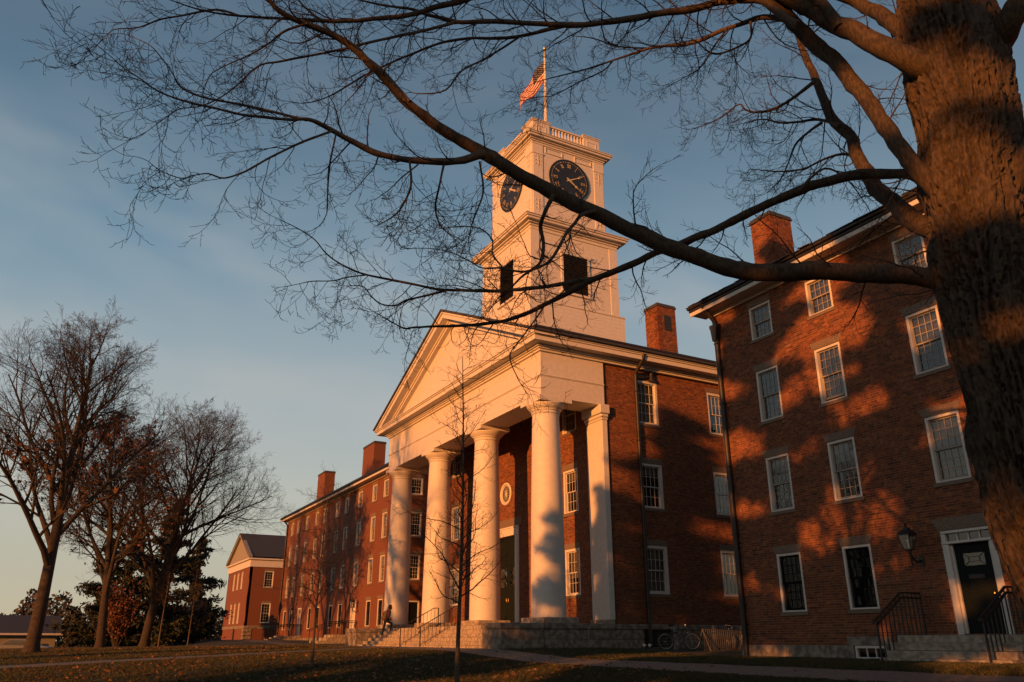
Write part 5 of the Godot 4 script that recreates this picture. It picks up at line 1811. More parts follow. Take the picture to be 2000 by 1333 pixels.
func conifer(called: String, label: String, at: Vector3, h: float, wid: float, sd: int, lo: float, group: String, dense := 1.0) -> Node3D:
	var r := RandomNumberGenerator.new()
	r.seed = sd
	var o := thing(called, label, "tree", at, 0.0, group)
	var mb := MB.new()
	mb.tube(PackedVector3Array([Vector3(0, -0.3, 0), Vector3(0.1, h * 0.5, 0), Vector3(0, h, 0.1)]), PackedFloat32Array([0.42, 0.26, 0.03]), 9)
	var nd := MB.new()
	var n := int(h * 4.5 / sqrt(dense))
	for k in n:
		var t := lerpf(lo, 0.99, (k + r.randf()) / n)
		var az := r.randf() * TAU
		var ll := wid * pow(1.02 - t, 0.7) * r.randf_range(0.55, 1.15)
		var p := Vector3(0, t * h, 0)
		var d := Vector3(cos(az), 0.12, sin(az)).normalized()
		var pts := PackedVector3Array([p])
		var rr := PackedFloat32Array([0.05])
		for s in 6:
			d = (d + Vector3(0, -0.05 + s * 0.03, 0) + rdir(r) * 0.1).normalized()
			p += d * ll / 6.0
			pts.append(p)
			rr.append(0.05 * (1.0 - (s + 1) / 6.5))
			var cnt := int((7 + ll * 3.0) * dense)
			for q in cnt:      # sprays of needles
				var c := p + Vector3(r.randfn() * 0.28, r.randfn() * 0.14, r.randfn() * 0.28) * (0.6 + 0.25 * ll)
				var x := (d * 0.6 + rdir(r)).normalized() * r.randf_range(0.16, 0.36) * (1.0 + 0.25 * (dense - 1.0))
				var y := x.cross(rdir(r)).normalized() * r.randf_range(0.03, 0.075) * dense
				nd.tri(c - x, c + y, c + x, x.cross(y).normalized())
				nd.tri(c - x, c - y, c + x, x.cross(y).normalized())
		mb.tube(pts, rr, 4)
	put("trunk", mb.mesh(), M.bark_far, o)
	var c := put("needles", nd.mesh(), M.needle, o)
	c.set_meta("kind", "stuff")
	return o

func shrub(called: String, label: String, at: Vector3, w: float, h: float, sd: int, cols: Array, group: String, count := 2600, ls := 0.13) -> Node3D:
	var r := RandomNumberGenerator.new()
	r.seed = sd
	var o := thing(called, label, "shrub", at, 0.0, group)
	var g := Grow.new()
	g.r.seed = sd
	g.leaf_cols = cols
	g.leaf_size = ls
	var mb := MB.new()
	for k in 26:
		var az := r.randf() * TAU
		var d := Vector3(cos(az) * r.randf(), 1.0, sin(az) * r.randf()).normalized()
		var top := Vector3(d.x * w, h * r.randf_range(0.6, 1.0), d.z * w)
		mb.tube(PackedVector3Array([Vector3(d.x * 0.2, -0.1, d.z * 0.2), top * 0.5 + rdir(r) * 0.2, top]), PackedFloat32Array([0.035, 0.02, 0.005]), 4)
		for q in count / 26:
			var t := r.randf_range(0.25, 1.0)
			g.leaf(top * t + rdir(r) * (0.12 + 0.2 * w * r.randf()))
	put("stems", mb.mesh(), M.twig, o)
	var l := put("foliage", g.leaves.mesh(), M.leaf_dry, o)
	l.set_meta("kind", "stuff")
	return o

# ------------------------------------------------------------------ bicycles and rack
func bicycle(label: String, at: Vector3, turn: float, lean: float) -> Node3D:
	var o := thing("bicycle", label, "bicycle", at, turn, "bicycles at the rack")
	o.rotation = Vector3(0, turn, 0)
	var tl := Transform3D(Basis(Vector3(1, 0, 0), lean), Vector3.ZERO)
	# rides towards +x; rear hub at 0
	var R := 0.335
	var hubs := [Vector3(0, R, 0), Vector3(1.06, R, 0)]
	for hb: Vector3 in hubs:
		var wn := node("wheel", o, tl * Transform3D(Basis(), hb))
		var mb := MB.new()
		mb.torus(Vector3.ZERO, Vector3(0, 0, 1), R - 0.02, 0.022, 40, 8)
		put("tyre", mb.mesh(), M.rubber, wn)
		mb = MB.new()
		mb.torus(Vector3.ZERO, Vector3(0, 0, 1), R - 0.05, 0.012, 40, 6)
		put("rim", mb.mesh(), M.chrome, wn)
		mb = MB.new()
		for q in 20:
			var a := TAU * q / 20.0
			mb.rod(Vector3(0.02 * cos(a + 1.2), 0.02 * sin(a + 1.2), 0.03 * (1 if q % 2 else -1)), Vector3(cos(a), sin(a), 0) * (R - 0.055), 0.0016, 4)
		put("spokes", mb.mesh(), M.chrome, wn)
		mb = MB.new()
		mb.rod(Vector3(0, 0, -0.055), Vector3(0, 0, 0.055), 0.022, 10)
		put("hub", mb.mesh(), M.chrome, wn)
	var bb := Vector3(0.43, 0.30, 0)
	var seat := Vector3(0.27, 0.78, 0)
	var head_t := Vector3(0.83, 0.86, 0)
	var head_b := Vector3(0.88, 0.70, 0)
	var f := MB.new()
	f.rod(bb, seat, 0.017)
	f.rod(seat.lerp(bb, 0.08), head_t + Vector3(0.01, -0.03, 0), 0.016)
	f.rod(bb, head_b, 0.02)
	f.rod(head_t, head_b, 0.021)
	for s in [-1.0, 1.0]:
		f.rod(bb + Vector3(0, 0, 0.03 * s), Vector3(0, R, 0.06 * s), 0.010)
		f.rod(seat.lerp(bb, 0.1) + Vector3(0, 0, 0.02 * s), Vector3(0, R, 0.06 * s), 0.009)
	var fr := put("frame", f.mesh(), M.bike_paint, o)
	fr.transform = tl
	f = MB.new()
	for s in [-1.0, 1.0]:
		f.tube(PackedVector3Array([head_b + Vector3(0.01, -0.03, 0.05 * s), Vector3(1.0, 0.5, 0.055 * s), Vector3(1.06, R, 0.055 * s)]), PackedFloat32Array([0.015, 0.013, 0.010]), 8, true)
	f.rod(head_b + Vector3(0.01, -0.02, -0.06), head_b + Vector3(0.01, -0.02, 0.06), 0.02)
	put("fork", f.mesh(), M.chrome, o).transform = tl
	f = MB.new()
	f.rod(seat, seat + Vector3(-0.05, 0.16, 0), 0.013)
	put("seat_post", f.mesh(), M.chrome, o).transform = tl
	f = MB.new()
	f.lathe(Vector3.ZERO, [[0.0, -0.03], [0.06, -0.03], [0.085, 0.0], [0.06, 0.03], [0.0, 0.035]], 12)
	f.tube(PackedVector3Array([Vector3(0.02, 0, 0), Vector3(0.12, 0.005, 0), Vector3(0.21, -0.01, 0)]), PackedFloat32Array([0.055, 0.03, 0.018]), 8, true)
	put("saddle", f.mesh(), M.rubber, o).transform = tl * Transform3D(Basis(), seat + Vector3(-0.07, 0.18, 0))
	f = MB.new()
	f.tube(PackedVector3Array([head_t, head_t + Vector3(-0.01, 0.07, 0), head_t + Vector3(0.05, 0.1, 0)]), PackedFloat32Array([0.014, 0.014, 0.014]), 8, true)
	f.tube(PackedVector3Array([head_t + Vector3(-0.04, 0.13, -0.3), head_t + Vector3(0.02, 0.12, -0.12), head_t + Vector3(0.05, 0.1, 0), head_t + Vector3(0.02, 0.12, 0.12), head_t + Vector3(-0.04, 0.13, 0.3)]), PackedFloat32Array([0.014, 0.012, 0.012, 0.012, 0.014]), 8, true)
	put("handlebar", f.mesh(), M.chrome, o).transform = tl
	f = MB.new()
	f.torus(bb + Vector3(0, 0, 0.045), Vector3(0, 0, 1), 0.09, 0.006, 28, 5)
	for q in 5:
		var a := TAU * q / 5.0
		f.rod(bb + Vector3(0, 0, 0.045), bb + Vector3(cos(a) * 0.09, sin(a) * 0.09, 0.045), 0.005, 5)
	f.rod(bb + Vector3(0, 0, 0.06), bb + Vector3(0.1, -0.135, 0.065), 0.009)
	f.rod(bb + Vector3(0, 0, -0.06), bb + Vector3(-0.1, 0.135, -0.065), 0.009)
	f.rod(bb + Vector3(0, 0, -0.06), bb + Vector3(0, 0, 0.06), 0.018)
	put("crank", f.mesh(), M.chrome, o).transform = tl
	f = MB.new()
	for s in [-1.0, 1.0]:
		var c := bb + Vector3(0.1 * s, -0.135 * s, 0.11 * s)
		f.box(c - Vector3(0.045, 0.01, 0.04), c + Vector3(0.045, 0.01, 0.04))
	for s in [0.09, -0.09]:
		f.rod(bb + Vector3(0, s, 0.045), Vector3(0, R + s * 0.4, 0.045), 0.004, 4)
	put("chain_and_pedals", f.mesh(), M.rubber, o).transform = tl
	return o

func bike_rack() -> void:
	var a := Vector3(2.55, -0.06, -6.05)
	var b := Vector3(2.35, -0.12, -8.5)
	var o := thing("bicycle_rack", "low grey metal bicycle rack with many upright bars", "bicycle rack", a, 0.0)
	var d := b - a
	var mb := MB.new()
	mb.rod(Vector3(0, 0.86, 0), d + Vector3(0, 0.86, 0), 0.022, 8)
	mb.rod(Vector3(0, 0.06, 0), d + Vector3(0, 0.06, 0), 0.02, 8)
	put("frame", mb.mesh(), M.galv, o)
	for k in 21:
		mb = MB.new()
		var p := d * (k + 0.5) / 21.0
		mb.rod(p + Vector3(0, 0.07, 0), p + Vector3(0, 0.85, 0), 0.010, 6)
		put("bar", mb.mesh(), M.galv, o)
	for e: Vector3 in [d, Vector3.ZERO]:
		for s in [-1.0, 1.0]:
			mb = MB.new()
			mb.rod(e + Vector3(0.0, 0.86, 0), e + Vector3(0.42 * s, 0.0, 0.0), 0.018, 8)
			put("leg", mb.mesh(), M.galv, o)

# ------------------------------------------------------------------ person
func capsule(p: Vector3, a: Vector3, b: Vector3, r0: float, r1: float) -> float:
	var ab := b - a
	var t := clampf((p - a).dot(ab) / maxf(ab.length_squared(), 1e-9), 0.0, 1.0)
	return (p - a - ab * t).length() - lerpf(r0, r1, t)

# bones: [a, b, r0, r1, colour]; surface nets over the smooth union
func body_mesh(mb: MB, bones: Array, cell: float, k: float) -> void:
	var lo := Vector3(1e9, 1e9, 1e9)
	var hi := -lo
	for e in bones:
		for q in 2:
			var v: Vector3 = e[q]
			var r: float = maxf(e[2], e[3]) + k + cell * 2.0
			lo = Vector3(minf(lo.x, v.x - r), minf(lo.y, v.y - r), minf(lo.z, v.z - r))
			hi = Vector3(maxf(hi.x, v.x + r), maxf(hi.y, v.y + r), maxf(hi.z, v.z + r))
	var nx := int((hi.x - lo.x) / cell) + 2
	var ny := int((hi.y - lo.y) / cell) + 2
	var nz := int((hi.z - lo.z) / cell) + 2
	var f := PackedFloat32Array()
	f.resize(nx * ny * nz)
	f.fill(1.0)
	var own := PackedInt32Array()
	own.resize(nx * ny * nz)
	var best := PackedFloat32Array()
	best.resize(nx * ny * nz)
	best.fill(1e9)
	for bi in bones.size():
		var e: Array = bones[bi]
		var A: Vector3 = e[0]
		var B: Vector3 = e[1]
		var rad: float = maxf(e[2], e[3]) + k + cell * 2.0
		var i0 := Vector3i(((Vector3(minf(A.x, B.x), minf(A.y, B.y), minf(A.z, B.z)) - lo - Vector3.ONE * rad) / cell).floor())
		var i1 := Vector3i(((Vector3(maxf(A.x, B.x), maxf(A.y, B.y), maxf(A.z, B.z)) - lo + Vector3.ONE * rad) / cell).ceil())
		for x in range(maxi(i0.x, 0), mini(i1.x + 1, nx)):
			for y in range(maxi(i0.y, 0), mini(i1.y + 1, ny)):
				for z in range(maxi(i0.z, 0), mini(i1.z + 1, nz)):
					var dd := capsule(lo + Vector3(x, y, z) * cell, A, B, e[2], e[3])
					var id := (x * ny + y) * nz + z
					if dd < best[id]:
						best[id] = dd
						own[id] = bi
					var h := clampf(0.5 + 0.5 * (f[id] - dd) / k, 0.0, 1.0)
					f[id] = lerpf(f[id], dd, h) - k * h * (1.0 - h)
	var vid := {}
	var base := mb.v.size()
	var offs := [Vector3i(0, 0, 0), Vector3i(1, 0, 0), Vector3i(0, 1, 0), Vector3i(1, 1, 0), Vector3i(0, 0, 1), Vector3i(1, 0, 1), Vector3i(0, 1, 1), Vector3i(1, 1, 1)]
	for x in nx - 1:
		for y in ny - 1:
			for z in nz - 1:
				var neg := 0
				var d := []
				for q in 8:
					var w: Vector3i = offs[q]
					var val := f[((x + w.x) * ny + y + w.y) * nz + z + w.z]
					d.append(val)
					if val < 0.0: neg += 1
				if neg == 0 or neg == 8:
					continue
				var sum := Vector3.ZERO
				var cnt := 0
				for e in [[0, 1], [2, 3], [4, 5], [6, 7], [0, 2], [1, 3], [4, 6], [5, 7], [0, 4], [1, 5], [2, 6], [3, 7]]:
					var a: float = d[e[0]]
					var b: float = d[e[1]]
					if (a < 0.0) != (b < 0.0):
						sum += Vector3(offs[e[0]]).lerp(Vector3(offs[e[1]]), a / (a - b))
						cnt += 1
				var g := Vector3(d[1] + d[3] + d[5] + d[7] - d[0] - d[2] - d[4] - d[6], d[2] + d[3] + d[6] + d[7] - d[0] - d[1] - d[4] - d[5], d[4] + d[5] + d[6] + d[7] - d[0] - d[1] - d[2] - d[3])
				vid[(x * ny + y) * nz + z] = mb.v.size()
				mb.v.append(lo + (Vector3(x, y, z) + sum / cnt) * cell)
				mb.n.append(g.normalized())
				mb.c.append(bones[own[(x * ny + y) * nz + z]][4])
	for x in range(1, nx - 1):
		for y in range(1, ny - 1):
			for z in range(1, nz - 1):
				var a := f[(x * ny + y) * nz + z]
				for ax in 3:
					var w := Vector3i(x, y, z)
					w[ax] += 1
					var b := f[(w.x * ny + w.y) * nz + w.z]
					if (a < 0.0) == (b < 0.0):
						continue
					var u := Vector3i.ZERO
					var v2 := Vector3i.ZERO
					u[(ax + 1) % 3] = 1
					v2[(ax + 2) % 3] = 1
					var q := []
					for s in [Vector3i.ZERO, u, u + v2, v2]:
						var cc: Vector3i = Vector3i(x, y, z) - s
						q.append(vid.get((cc.x * ny + cc.y) * nz + cc.z, -1))
					if q.has(-1):
						continue
					if a < 0.0:
						for t in [0, 2, 1, 0, 3, 2]: mb.i.append(q[t])
					else:
						for t in [0, 1, 2, 0, 2, 3]: mb.i.append(q[t])

func person(at: Vector3) -> void:
	# climbing the steps: faces -z, leaning forward, right leg on the higher step
	var coat := Color(0.06, 0.017, 0.016)
	var jeans := Color(0.012, 0.014, 0.02)
	var shoe := Color(0.35, 0.24, 0.18)
	var skin := Color(0.3, 0.15, 0.09)
	var hair := Color(0.012, 0.008, 0.006)
	var b := []
	var hip := Vector3(0, 0.93, -0.05)
	var hl := hip + Vector3(-0.09, -0.02, 0)
	var hr := hip + Vector3(0.09, -0.02, 0)
	var kl := Vector3(-0.1, 0.5, 0.02)
	var al := Vector3(-0.1, 0.085, 0.11)
	var kr := Vector3(0.1, 0.76, -0.36)
	var ar := Vector3(0.1, 0.37, -0.30)
	var chest := Vector3(0, 1.31, -0.15)
	var neck := Vector3(0, 1.50, -0.21)
	var head := Vector3(0, 1.62, -0.27)
	b.append([hip + Vector3(-0.05, 0.02, 0), hip + Vector3(0.05, 0.02, 0), 0.125, 0.125, jeans])
	b.append([hl, kl, 0.088, 0.06, jeans])
	b.append([kl, al, 0.058, 0.04, jeans])
	b.append([hr, kr, 0.088, 0.062, jeans])
	b.append([kr, ar, 0.06, 0.042, jeans])
	b.append([al + Vector3(0, -0.045, 0.05), al + Vector3(0, -0.055, -0.16), 0.042, 0.034, shoe])
	b.append([ar + Vector3(0, -0.045, 0.06), ar + Vector3(0, -0.055, -0.15), 0.042, 0.034, shoe])
	b.append([hip + Vector3(-0.04, 0.1, -0.02), chest + Vector3(-0.06, 0, 0), 0.12, 0.13, coat])
	b.append([hip + Vector3(0.04, 0.1, -0.02), chest + Vector3(0.06, 0, 0), 0.12, 0.13, coat])
	b.append([chest + Vector3(-0.14, 0.1, -0.03), chest + Vector3(0.14, 0.1, -0.03), 0.075, 0.075, coat])
	b.append([chest + Vector3(0, 0.1, -0.04), neck, 0.09, 0.075, coat])
	for s in [-1.0, 1.0]:
		var sh := chest + Vector3(0.19 * s, 0.09, -0.03)
		var el := sh + Vector3(0.05 * s, -0.27, 0.04 + 0.03 * s)
		var wr := el + Vector3(-0.03 * s, -0.17, -0.17)
		b.append([sh, el, 0.06, 0.048, coat])
		b.append([el, wr, 0.047, 0.034, coat])
		b.append([wr, wr + Vector3(0, -0.03, -0.06), 0.03, 0.033, skin])
	b.append([neck + Vector3(0, 0.0, 0.05), neck + Vector3(0, 0.03, 0.0), 0.085, 0.08, Color(0.1, 0.085, 0.06)])      # collar
	var mb := MB.new()
	body_mesh(mb, b, 0.02, 0.035)
	# head on a grid of its own
	var h := []
	h.append([neck, head + Vector3(0, -0.06, 0), 0.052, 0.05, skin])
	h.append([head + Vector3(0, 0.03, 0.015), head + Vector3(0, -0.03, -0.025), 0.092, 0.075, skin])
	h.append([head + Vector3(0, -0.085, -0.05), head + Vector3(0, -0.05, -0.04), 0.04, 0.06, skin])
	h.append([head + Vector3(0, -0.0, -0.10), head + Vector3(0, -0.03, -0.117), 0.010, 0.015, skin])
	for s in [-1.0, 1.0]:
		h.append([head + Vector3(0.078 * s, -0.01, 0.01), head + Vector3(0.08 * s, -0.04, 0.0), 0.018, 0.014, skin])
		h.append([head + Vector3(0.032 * s, 0.005, -0.093), head + Vector3(0.036 * s, 0.005, -0.092), 0.009, 0.009, Color(0.02, 0.015, 0.01)])
	h.append([head + Vector3(-0.02, -0.062, -0.096), head + Vector3(0.02, -0.062, -0.096), 0.007, 0.007, Color(0.2, 0.06, 0.05)])
	body_mesh(mb, h, 0.009, 0.012)
	# fingers: five to a hand, rooted in the palm
	for s in [-1.0, 1.0]:
		var sh := chest + Vector3(0.19 * s, 0.09, -0.03)
		var el := sh + Vector3(0.05 * s, -0.27, 0.04 + 0.03 * s)
		var wr := el + Vector3(-0.03 * s, -0.17, -0.17)
		var palm := wr + Vector3(0, -0.03, -0.06)
		mb.col = skin
		for q in 4:
			var o := palm + Vector3((q - 1.5) * 0.017, -0.01, -0.02)
			var L: float = [0.06, 0.072, 0.068, 0.052][q]
			mb.tube(PackedVector3Array([o, o + Vector3(0, -L * 0.35, -L * 0.5), o + Vector3(0, -L * 0.9, -L * 0.55), o + Vector3(0, -L * 1.15, -L * 0.25)]), PackedFloat32Array([0.0095, 0.009, 0.008, 0.006]), 6, true)
		mb.tube(PackedVector3Array([wr + Vector3(-0.028 * s, -0.01, -0.02), wr + Vector3(-0.045 * s, -0.035, -0.05), wr + Vector3(-0.04 * s, -0.06, -0.07)]), PackedFloat32Array([0.011, 0.0095, 0.007]), 6, true)
	var o := thing("person", "person in dark hooded jacket and jeans climbing the chapel steps", "person", at)
	put("body", mb.mesh(), M.vert, o)
	var hm := []
	hm.append([head + Vector3(0, 0.05, 0.03), head + Vector3(0, -0.03, 0.06), 0.098, 0.09, hair])
	hm.append([head + Vector3(0, 0.075, -0.035), head + Vector3(0, 0.06, 0.03), 0.065, 0.085, hair])
	hm.append([head + Vector3(0, -0.03, 0.07), neck + Vector3(0, -0.06, 0.07), 0.075, 0.05, hair])
	for s in [-1.0, 1.0]:
		hm.append([head + Vector3(0.07 * s, 0.02, 0.0), neck + Vector3(0.08 * s, 0.0, 0.02), 0.03, 0.035, hair])
	var hb := MB.new()
	body_mesh(hb, hm, 0.012, 0.02)
	put("hair", hb.mesh(), M.vert, o)
	var bp := thing("backpack", "tan backpack on the back of the climbing person", "backpack", at)
	var pk := []
	var tan := Color(0.16, 0.095, 0.035)
	pk.append([chest + Vector3(-0.07, -0.26, 0.21), chest + Vector3(-0.06, 0.04, 0.14), 0.11, 0.09, tan])
	pk.append([chest + Vector3(0.07, -0.26, 0.21), chest + Vector3(0.06, 0.04, 0.14), 0.11, 0.09, tan])
	pk.append([chest + Vector3(-0.06, -0.25, 0.31), chest + Vector3(0.06, -0.25, 0.31), 0.06, 0.06, Color(0.2, 0.13, 0.05)])
	var pb := MB.new()
	body_mesh(pb, pk, 0.016, 0.04)
	put("bag", pb.mesh(), M.vert, bp)
	for s in [-1.0, 1.0]:
		pb = MB.new()
		pb.col = Color(0.08, 0.05, 0.025)
		pb.tube(PackedVector3Array([chest + Vector3(0.1 * s, 0.1, 0.1), chest + Vector3(0.11 * s, 0.19, -0.02), chest + Vector3(0.11 * s, 0.1, -0.13), chest + Vector3(0.12 * s, -0.15, -0.09), chest + Vector3(0.13 * s, -0.25, 0.1)]), PackedFloat32Array([0.018, 0.018, 0.016, 0.014, 0.012]), 6, true)
		put("strap", pb.mesh(), M.vert, bp)
	pb = MB.new()
	pb.col = Color(0.08, 0.05, 0.025)
	pb.tube(PackedVector3Array([chest + Vector3(-0.04, -0.34, 0.25), chest + Vector3(-0.045, -0.5, 0.27), chest + Vector3(-0.04, -0.62, 0.27)]), PackedFloat32Array([0.008, 0.007, 0.009]), 5, true)
	put("loose_strap", pb.mesh(), M.vert, bp)

# ------------------------------------------------------------------ ground, grass and fallen leaves
func strip(pts: Array, w: float, lift: float) -> Mesh:      # path following the lawn
	var mb := MB.new()
	var c := Curve3D.new()
	for p in pts:
		c.add_point(Vector3(p[0], 0, p[1]))
	var L := c.get_baked_length()
	var n := int(L / 0.5)
	var prev := []
	for k in n + 1:
		var s := L * k / n
		var p := c.sample_baked(s)
		var q := c.sample_baked(minf(s + 0.3, L)) - c.sample_baked(maxf(s - 0.3, 0.0))
		var side := Vector3(-q.z, 0, q.x).normalized()
		var row := []
		for e in 5:
			var x := p + side * w * (e / 4.0 - 0.5)
			if e == 0 or e == 4:
				x += side * 0.06 * sin(s * 2.3 + e) * (1.0 if e else -1.0)
			row.append(Vector3(x.x, gy(x.x, x.z) + lift, x.z))
		if k > 0:
			for e in 4:
				mb.quad(prev[e], prev[e + 1], row[e + 1], row[e], Vector3.UP)
		prev = row
	return mb.mesh()

func ground() -> void:
	var mb := MB.new()
	var xs := []
	var zs := []
	for k in 141:
		var t := k / 70.0 - 1.0
		xs.append(-5.0 + signf(t) * (absf(t) * 50.0 + pow(absf(t), 4.0) * 900.0))
		zs.append(5.0 + signf(t) * (absf(t) * 45.0 + pow(absf(t), 4.0) * 900.0))
	var n := xs.size()
	var f := FastNoiseLite.new()
	f.seed = 3
	f.frequency = 0.35
	for a in n:
		for b in n:
			var x: float = xs[a]
			var z: float = zs[b]
			mb.v.append(Vector3(x, gy(x, z) - 0.012 + 0.012 * f.get_noise_2d(x, z), z))
			var e := 0.1
			mb.n.append(Vector3(gy(x - e, z) - gy(x + e, z), 2.0 * e, gy(x, z - e) - gy(x, z + e)).normalized())
			mb.c.append(Color(1, 1, 1))
	for a in n - 1:
		for b in n - 1:
			var k := a * n + b
			mb.i.append(k); mb.i.append(k + n); mb.i.append(k + 1)
			mb.i.append(k + 1); mb.i.append(k + n); mb.i.append(k + n + 1)
	var g := put("ground", mb.mesh(), M.grass)
	g.set_meta("kind", "structure")
	var p := put("path", strip([[-24.0, 3.0], [-14.0, 3.1], [-4.0, 3.05], [4.0, 3.0], [10.0, 3.05], [17.0, 3.2], [26.0, 3.6], [40.0, 4.0]], 1.8, 0.012), M.path)
	p.set_meta("kind", "structure")
	var p2 := put("path", strip([[-9.3, 3.9], [-7.5, 7.0], [-5.6, 11.4], [-4.2, 15.8], [-3.4, 18.0], [-1.5, 26.0], [0.0, 40.0]], 1.5, 0.012), M.path)
	p2.set_meta("kind", "structure")
	var p3 := put("path", strip([[-24.0, 3.0], [-32.0, 2.2], [-45.0, 1.6], [-62.0, 1.5], [-90.0, 3.0]], 1.6, 0.012), M.path)
	p3.set_meta("kind", "structure")

func on_path(x: float, z: float) -> bool:
	if x > -62 and x < 40 and absf(z - (3.05 + 0.02 * maxf(0.0, x - 10.0))) < 0.98 and x > -20:
		return true
	if z > 3.9 and z < 27.0 and absf(x - lerpf(-9.3, -1.5, pow((z - 3.9) / 22.1, 0.75))) < 1.1:
		return true
	return z < 2.1 and x > -19.6 and x < 0.2

func litter() -> void:
	# blades of grass
	var r := RandomNumberGenerator.new()
	r.seed = 15
	var bm := MB.new()
	for k in 7:
		var a := TAU * k / 7.0 + 0.4 * k
		var d := Vector3(cos(a), 0, sin(a))
		var s := Vector3(-sin(a), 0, cos(a)) * 0.006
		var o := d * 0.012
		bm.tri(o - s, o + s, o + d * 0.03 + Vector3(0, 0.05, 0), d)
		bm.tri(o + d * 0.015 + Vector3(0, 0.028, 0) - s * 0.7, o + d * 0.015 + Vector3(0, 0.028, 0) + s * 0.7, o + d * 0.05 + Vector3(0, 0.06, 0), d)
	var mm := MultiMesh.new()
	mm.transform_format = MultiMesh.TRANSFORM_3D
	mm.use_colors = true
	mm.mesh = bm.mesh()
	var tr := []
	while tr.size() < 110000:
		var t := r.randf()
		var d := 12.0 + 48.0 * t * t
		var az := deg_to_rad(r.randf_range(22.0, 98.0))
		var x := 29.37 - sin(az) * d
		var z := 17.55 - cos(az) * d
		if on_path(x, z) or z < -3.2:
			continue
		tr.append(Vector3(x, gy(x, z) - 0.012, z))
	mm.instance_count = tr.size()
	for k in tr.size():
		var sc := r.randf_range(0.6, 1.3)
		mm.set_instance_transform(k, Transform3D(Basis(Vector3.UP, r.randf() * TAU).scaled(Vector3(sc * 1.6, sc, sc * 1.6)), tr[k]))
		var w := r.randf()
		mm.set_instance_color(k, Color(0.03, 0.036, 0.011).lerp(Color(0.08, 0.06, 0.024), w * w))
	var gi := MultiMeshInstance3D.new()
	gi.name = "grass_blades"
	gi.multimesh = mm
	gi.material_override = M.blade
	gi.set_meta("kind", "stuff")
	tag(gi, "short lawn grass around the buildings", "grass")
	add_child(gi)
	# fallen leaves
	var lm := MB.new()
	var out := PackedVector3Array([Vector3(-0.06, 0.004, 0), Vector3(-0.035, 0.012, 0.035), Vector3(-0.005, 0.02, 0.03), Vector3(0.015, 0.03, 0.05), Vector3(0.03, 0.018, 0.02), Vector3(0.065, 0.03, 0), Vector3(0.03, 0.015, -0.022), Vector3(0.012, 0.028, -0.05), Vector3(-0.008, 0.014, -0.028), Vector3(-0.04, 0.02, -0.03)])
	for k in out.size():
		lm.tri(Vector3(0, 0.004, 0), out[k], out[(k + 1) % out.size()], Vector3.UP)
	var ml := MultiMesh.new()
	ml.transform_format = MultiMesh.TRANSFORM_3D
	ml.use_colors = true
	ml.mesh = lm.mesh()
	var tl := []
	var f := FastNoiseLite.new()
	f.seed = 6
	f.frequency = 0.12
	while tl.size() < 5000:
		var t := r.randf()
		var d := 13.0 + 45.0 * t
		var az := deg_to_rad(r.randf_range(22.0, 99.0))
		var x := 29.37 - sin(az) * d
		var z := 17.55 - cos(az) * d
		if z < 1.9 or r.randf() > 0.35 + 1.2 * f.get_noise_2d(x, z):
			continue
		if on_path(x, z) and r.randf() < 0.8:
			continue
		tl.append(Vector3(x, gy(x, z) + 0.02, z))
	ml.instance_count = tl.size()
	var lc := [Color(0.15, 0.055, 0.018), Color(0.2, 0.09, 0.028), Color(0.1, 0.045, 0.02), Color(0.24, 0.12, 0.04), Color(0.13, 0.04, 0.018)]
	for k in tl.size():
		var b := Basis(Vector3.UP, r.randf() * TAU) * Basis(Vector3(1, 0, 0), r.randf_range(-1.1, 1.1))
		ml.set_instance_transform(k, Transform3D(b.scaled(Vector3.ONE * r.randf_range(0.6, 1.1)), tl[k]))
		ml.set_instance_color(k, lc[r.randi() % lc.size()])
	var li := MultiMeshInstance3D.new()
	li.name = "fallen_leaves"
	li.multimesh = ml
	li.material_override = M.leaf_dry
	li.set_meta("kind", "stuff")
	tag(li, "dry brown leaves scattered over the lawn", "leaves")
	add_child(li)

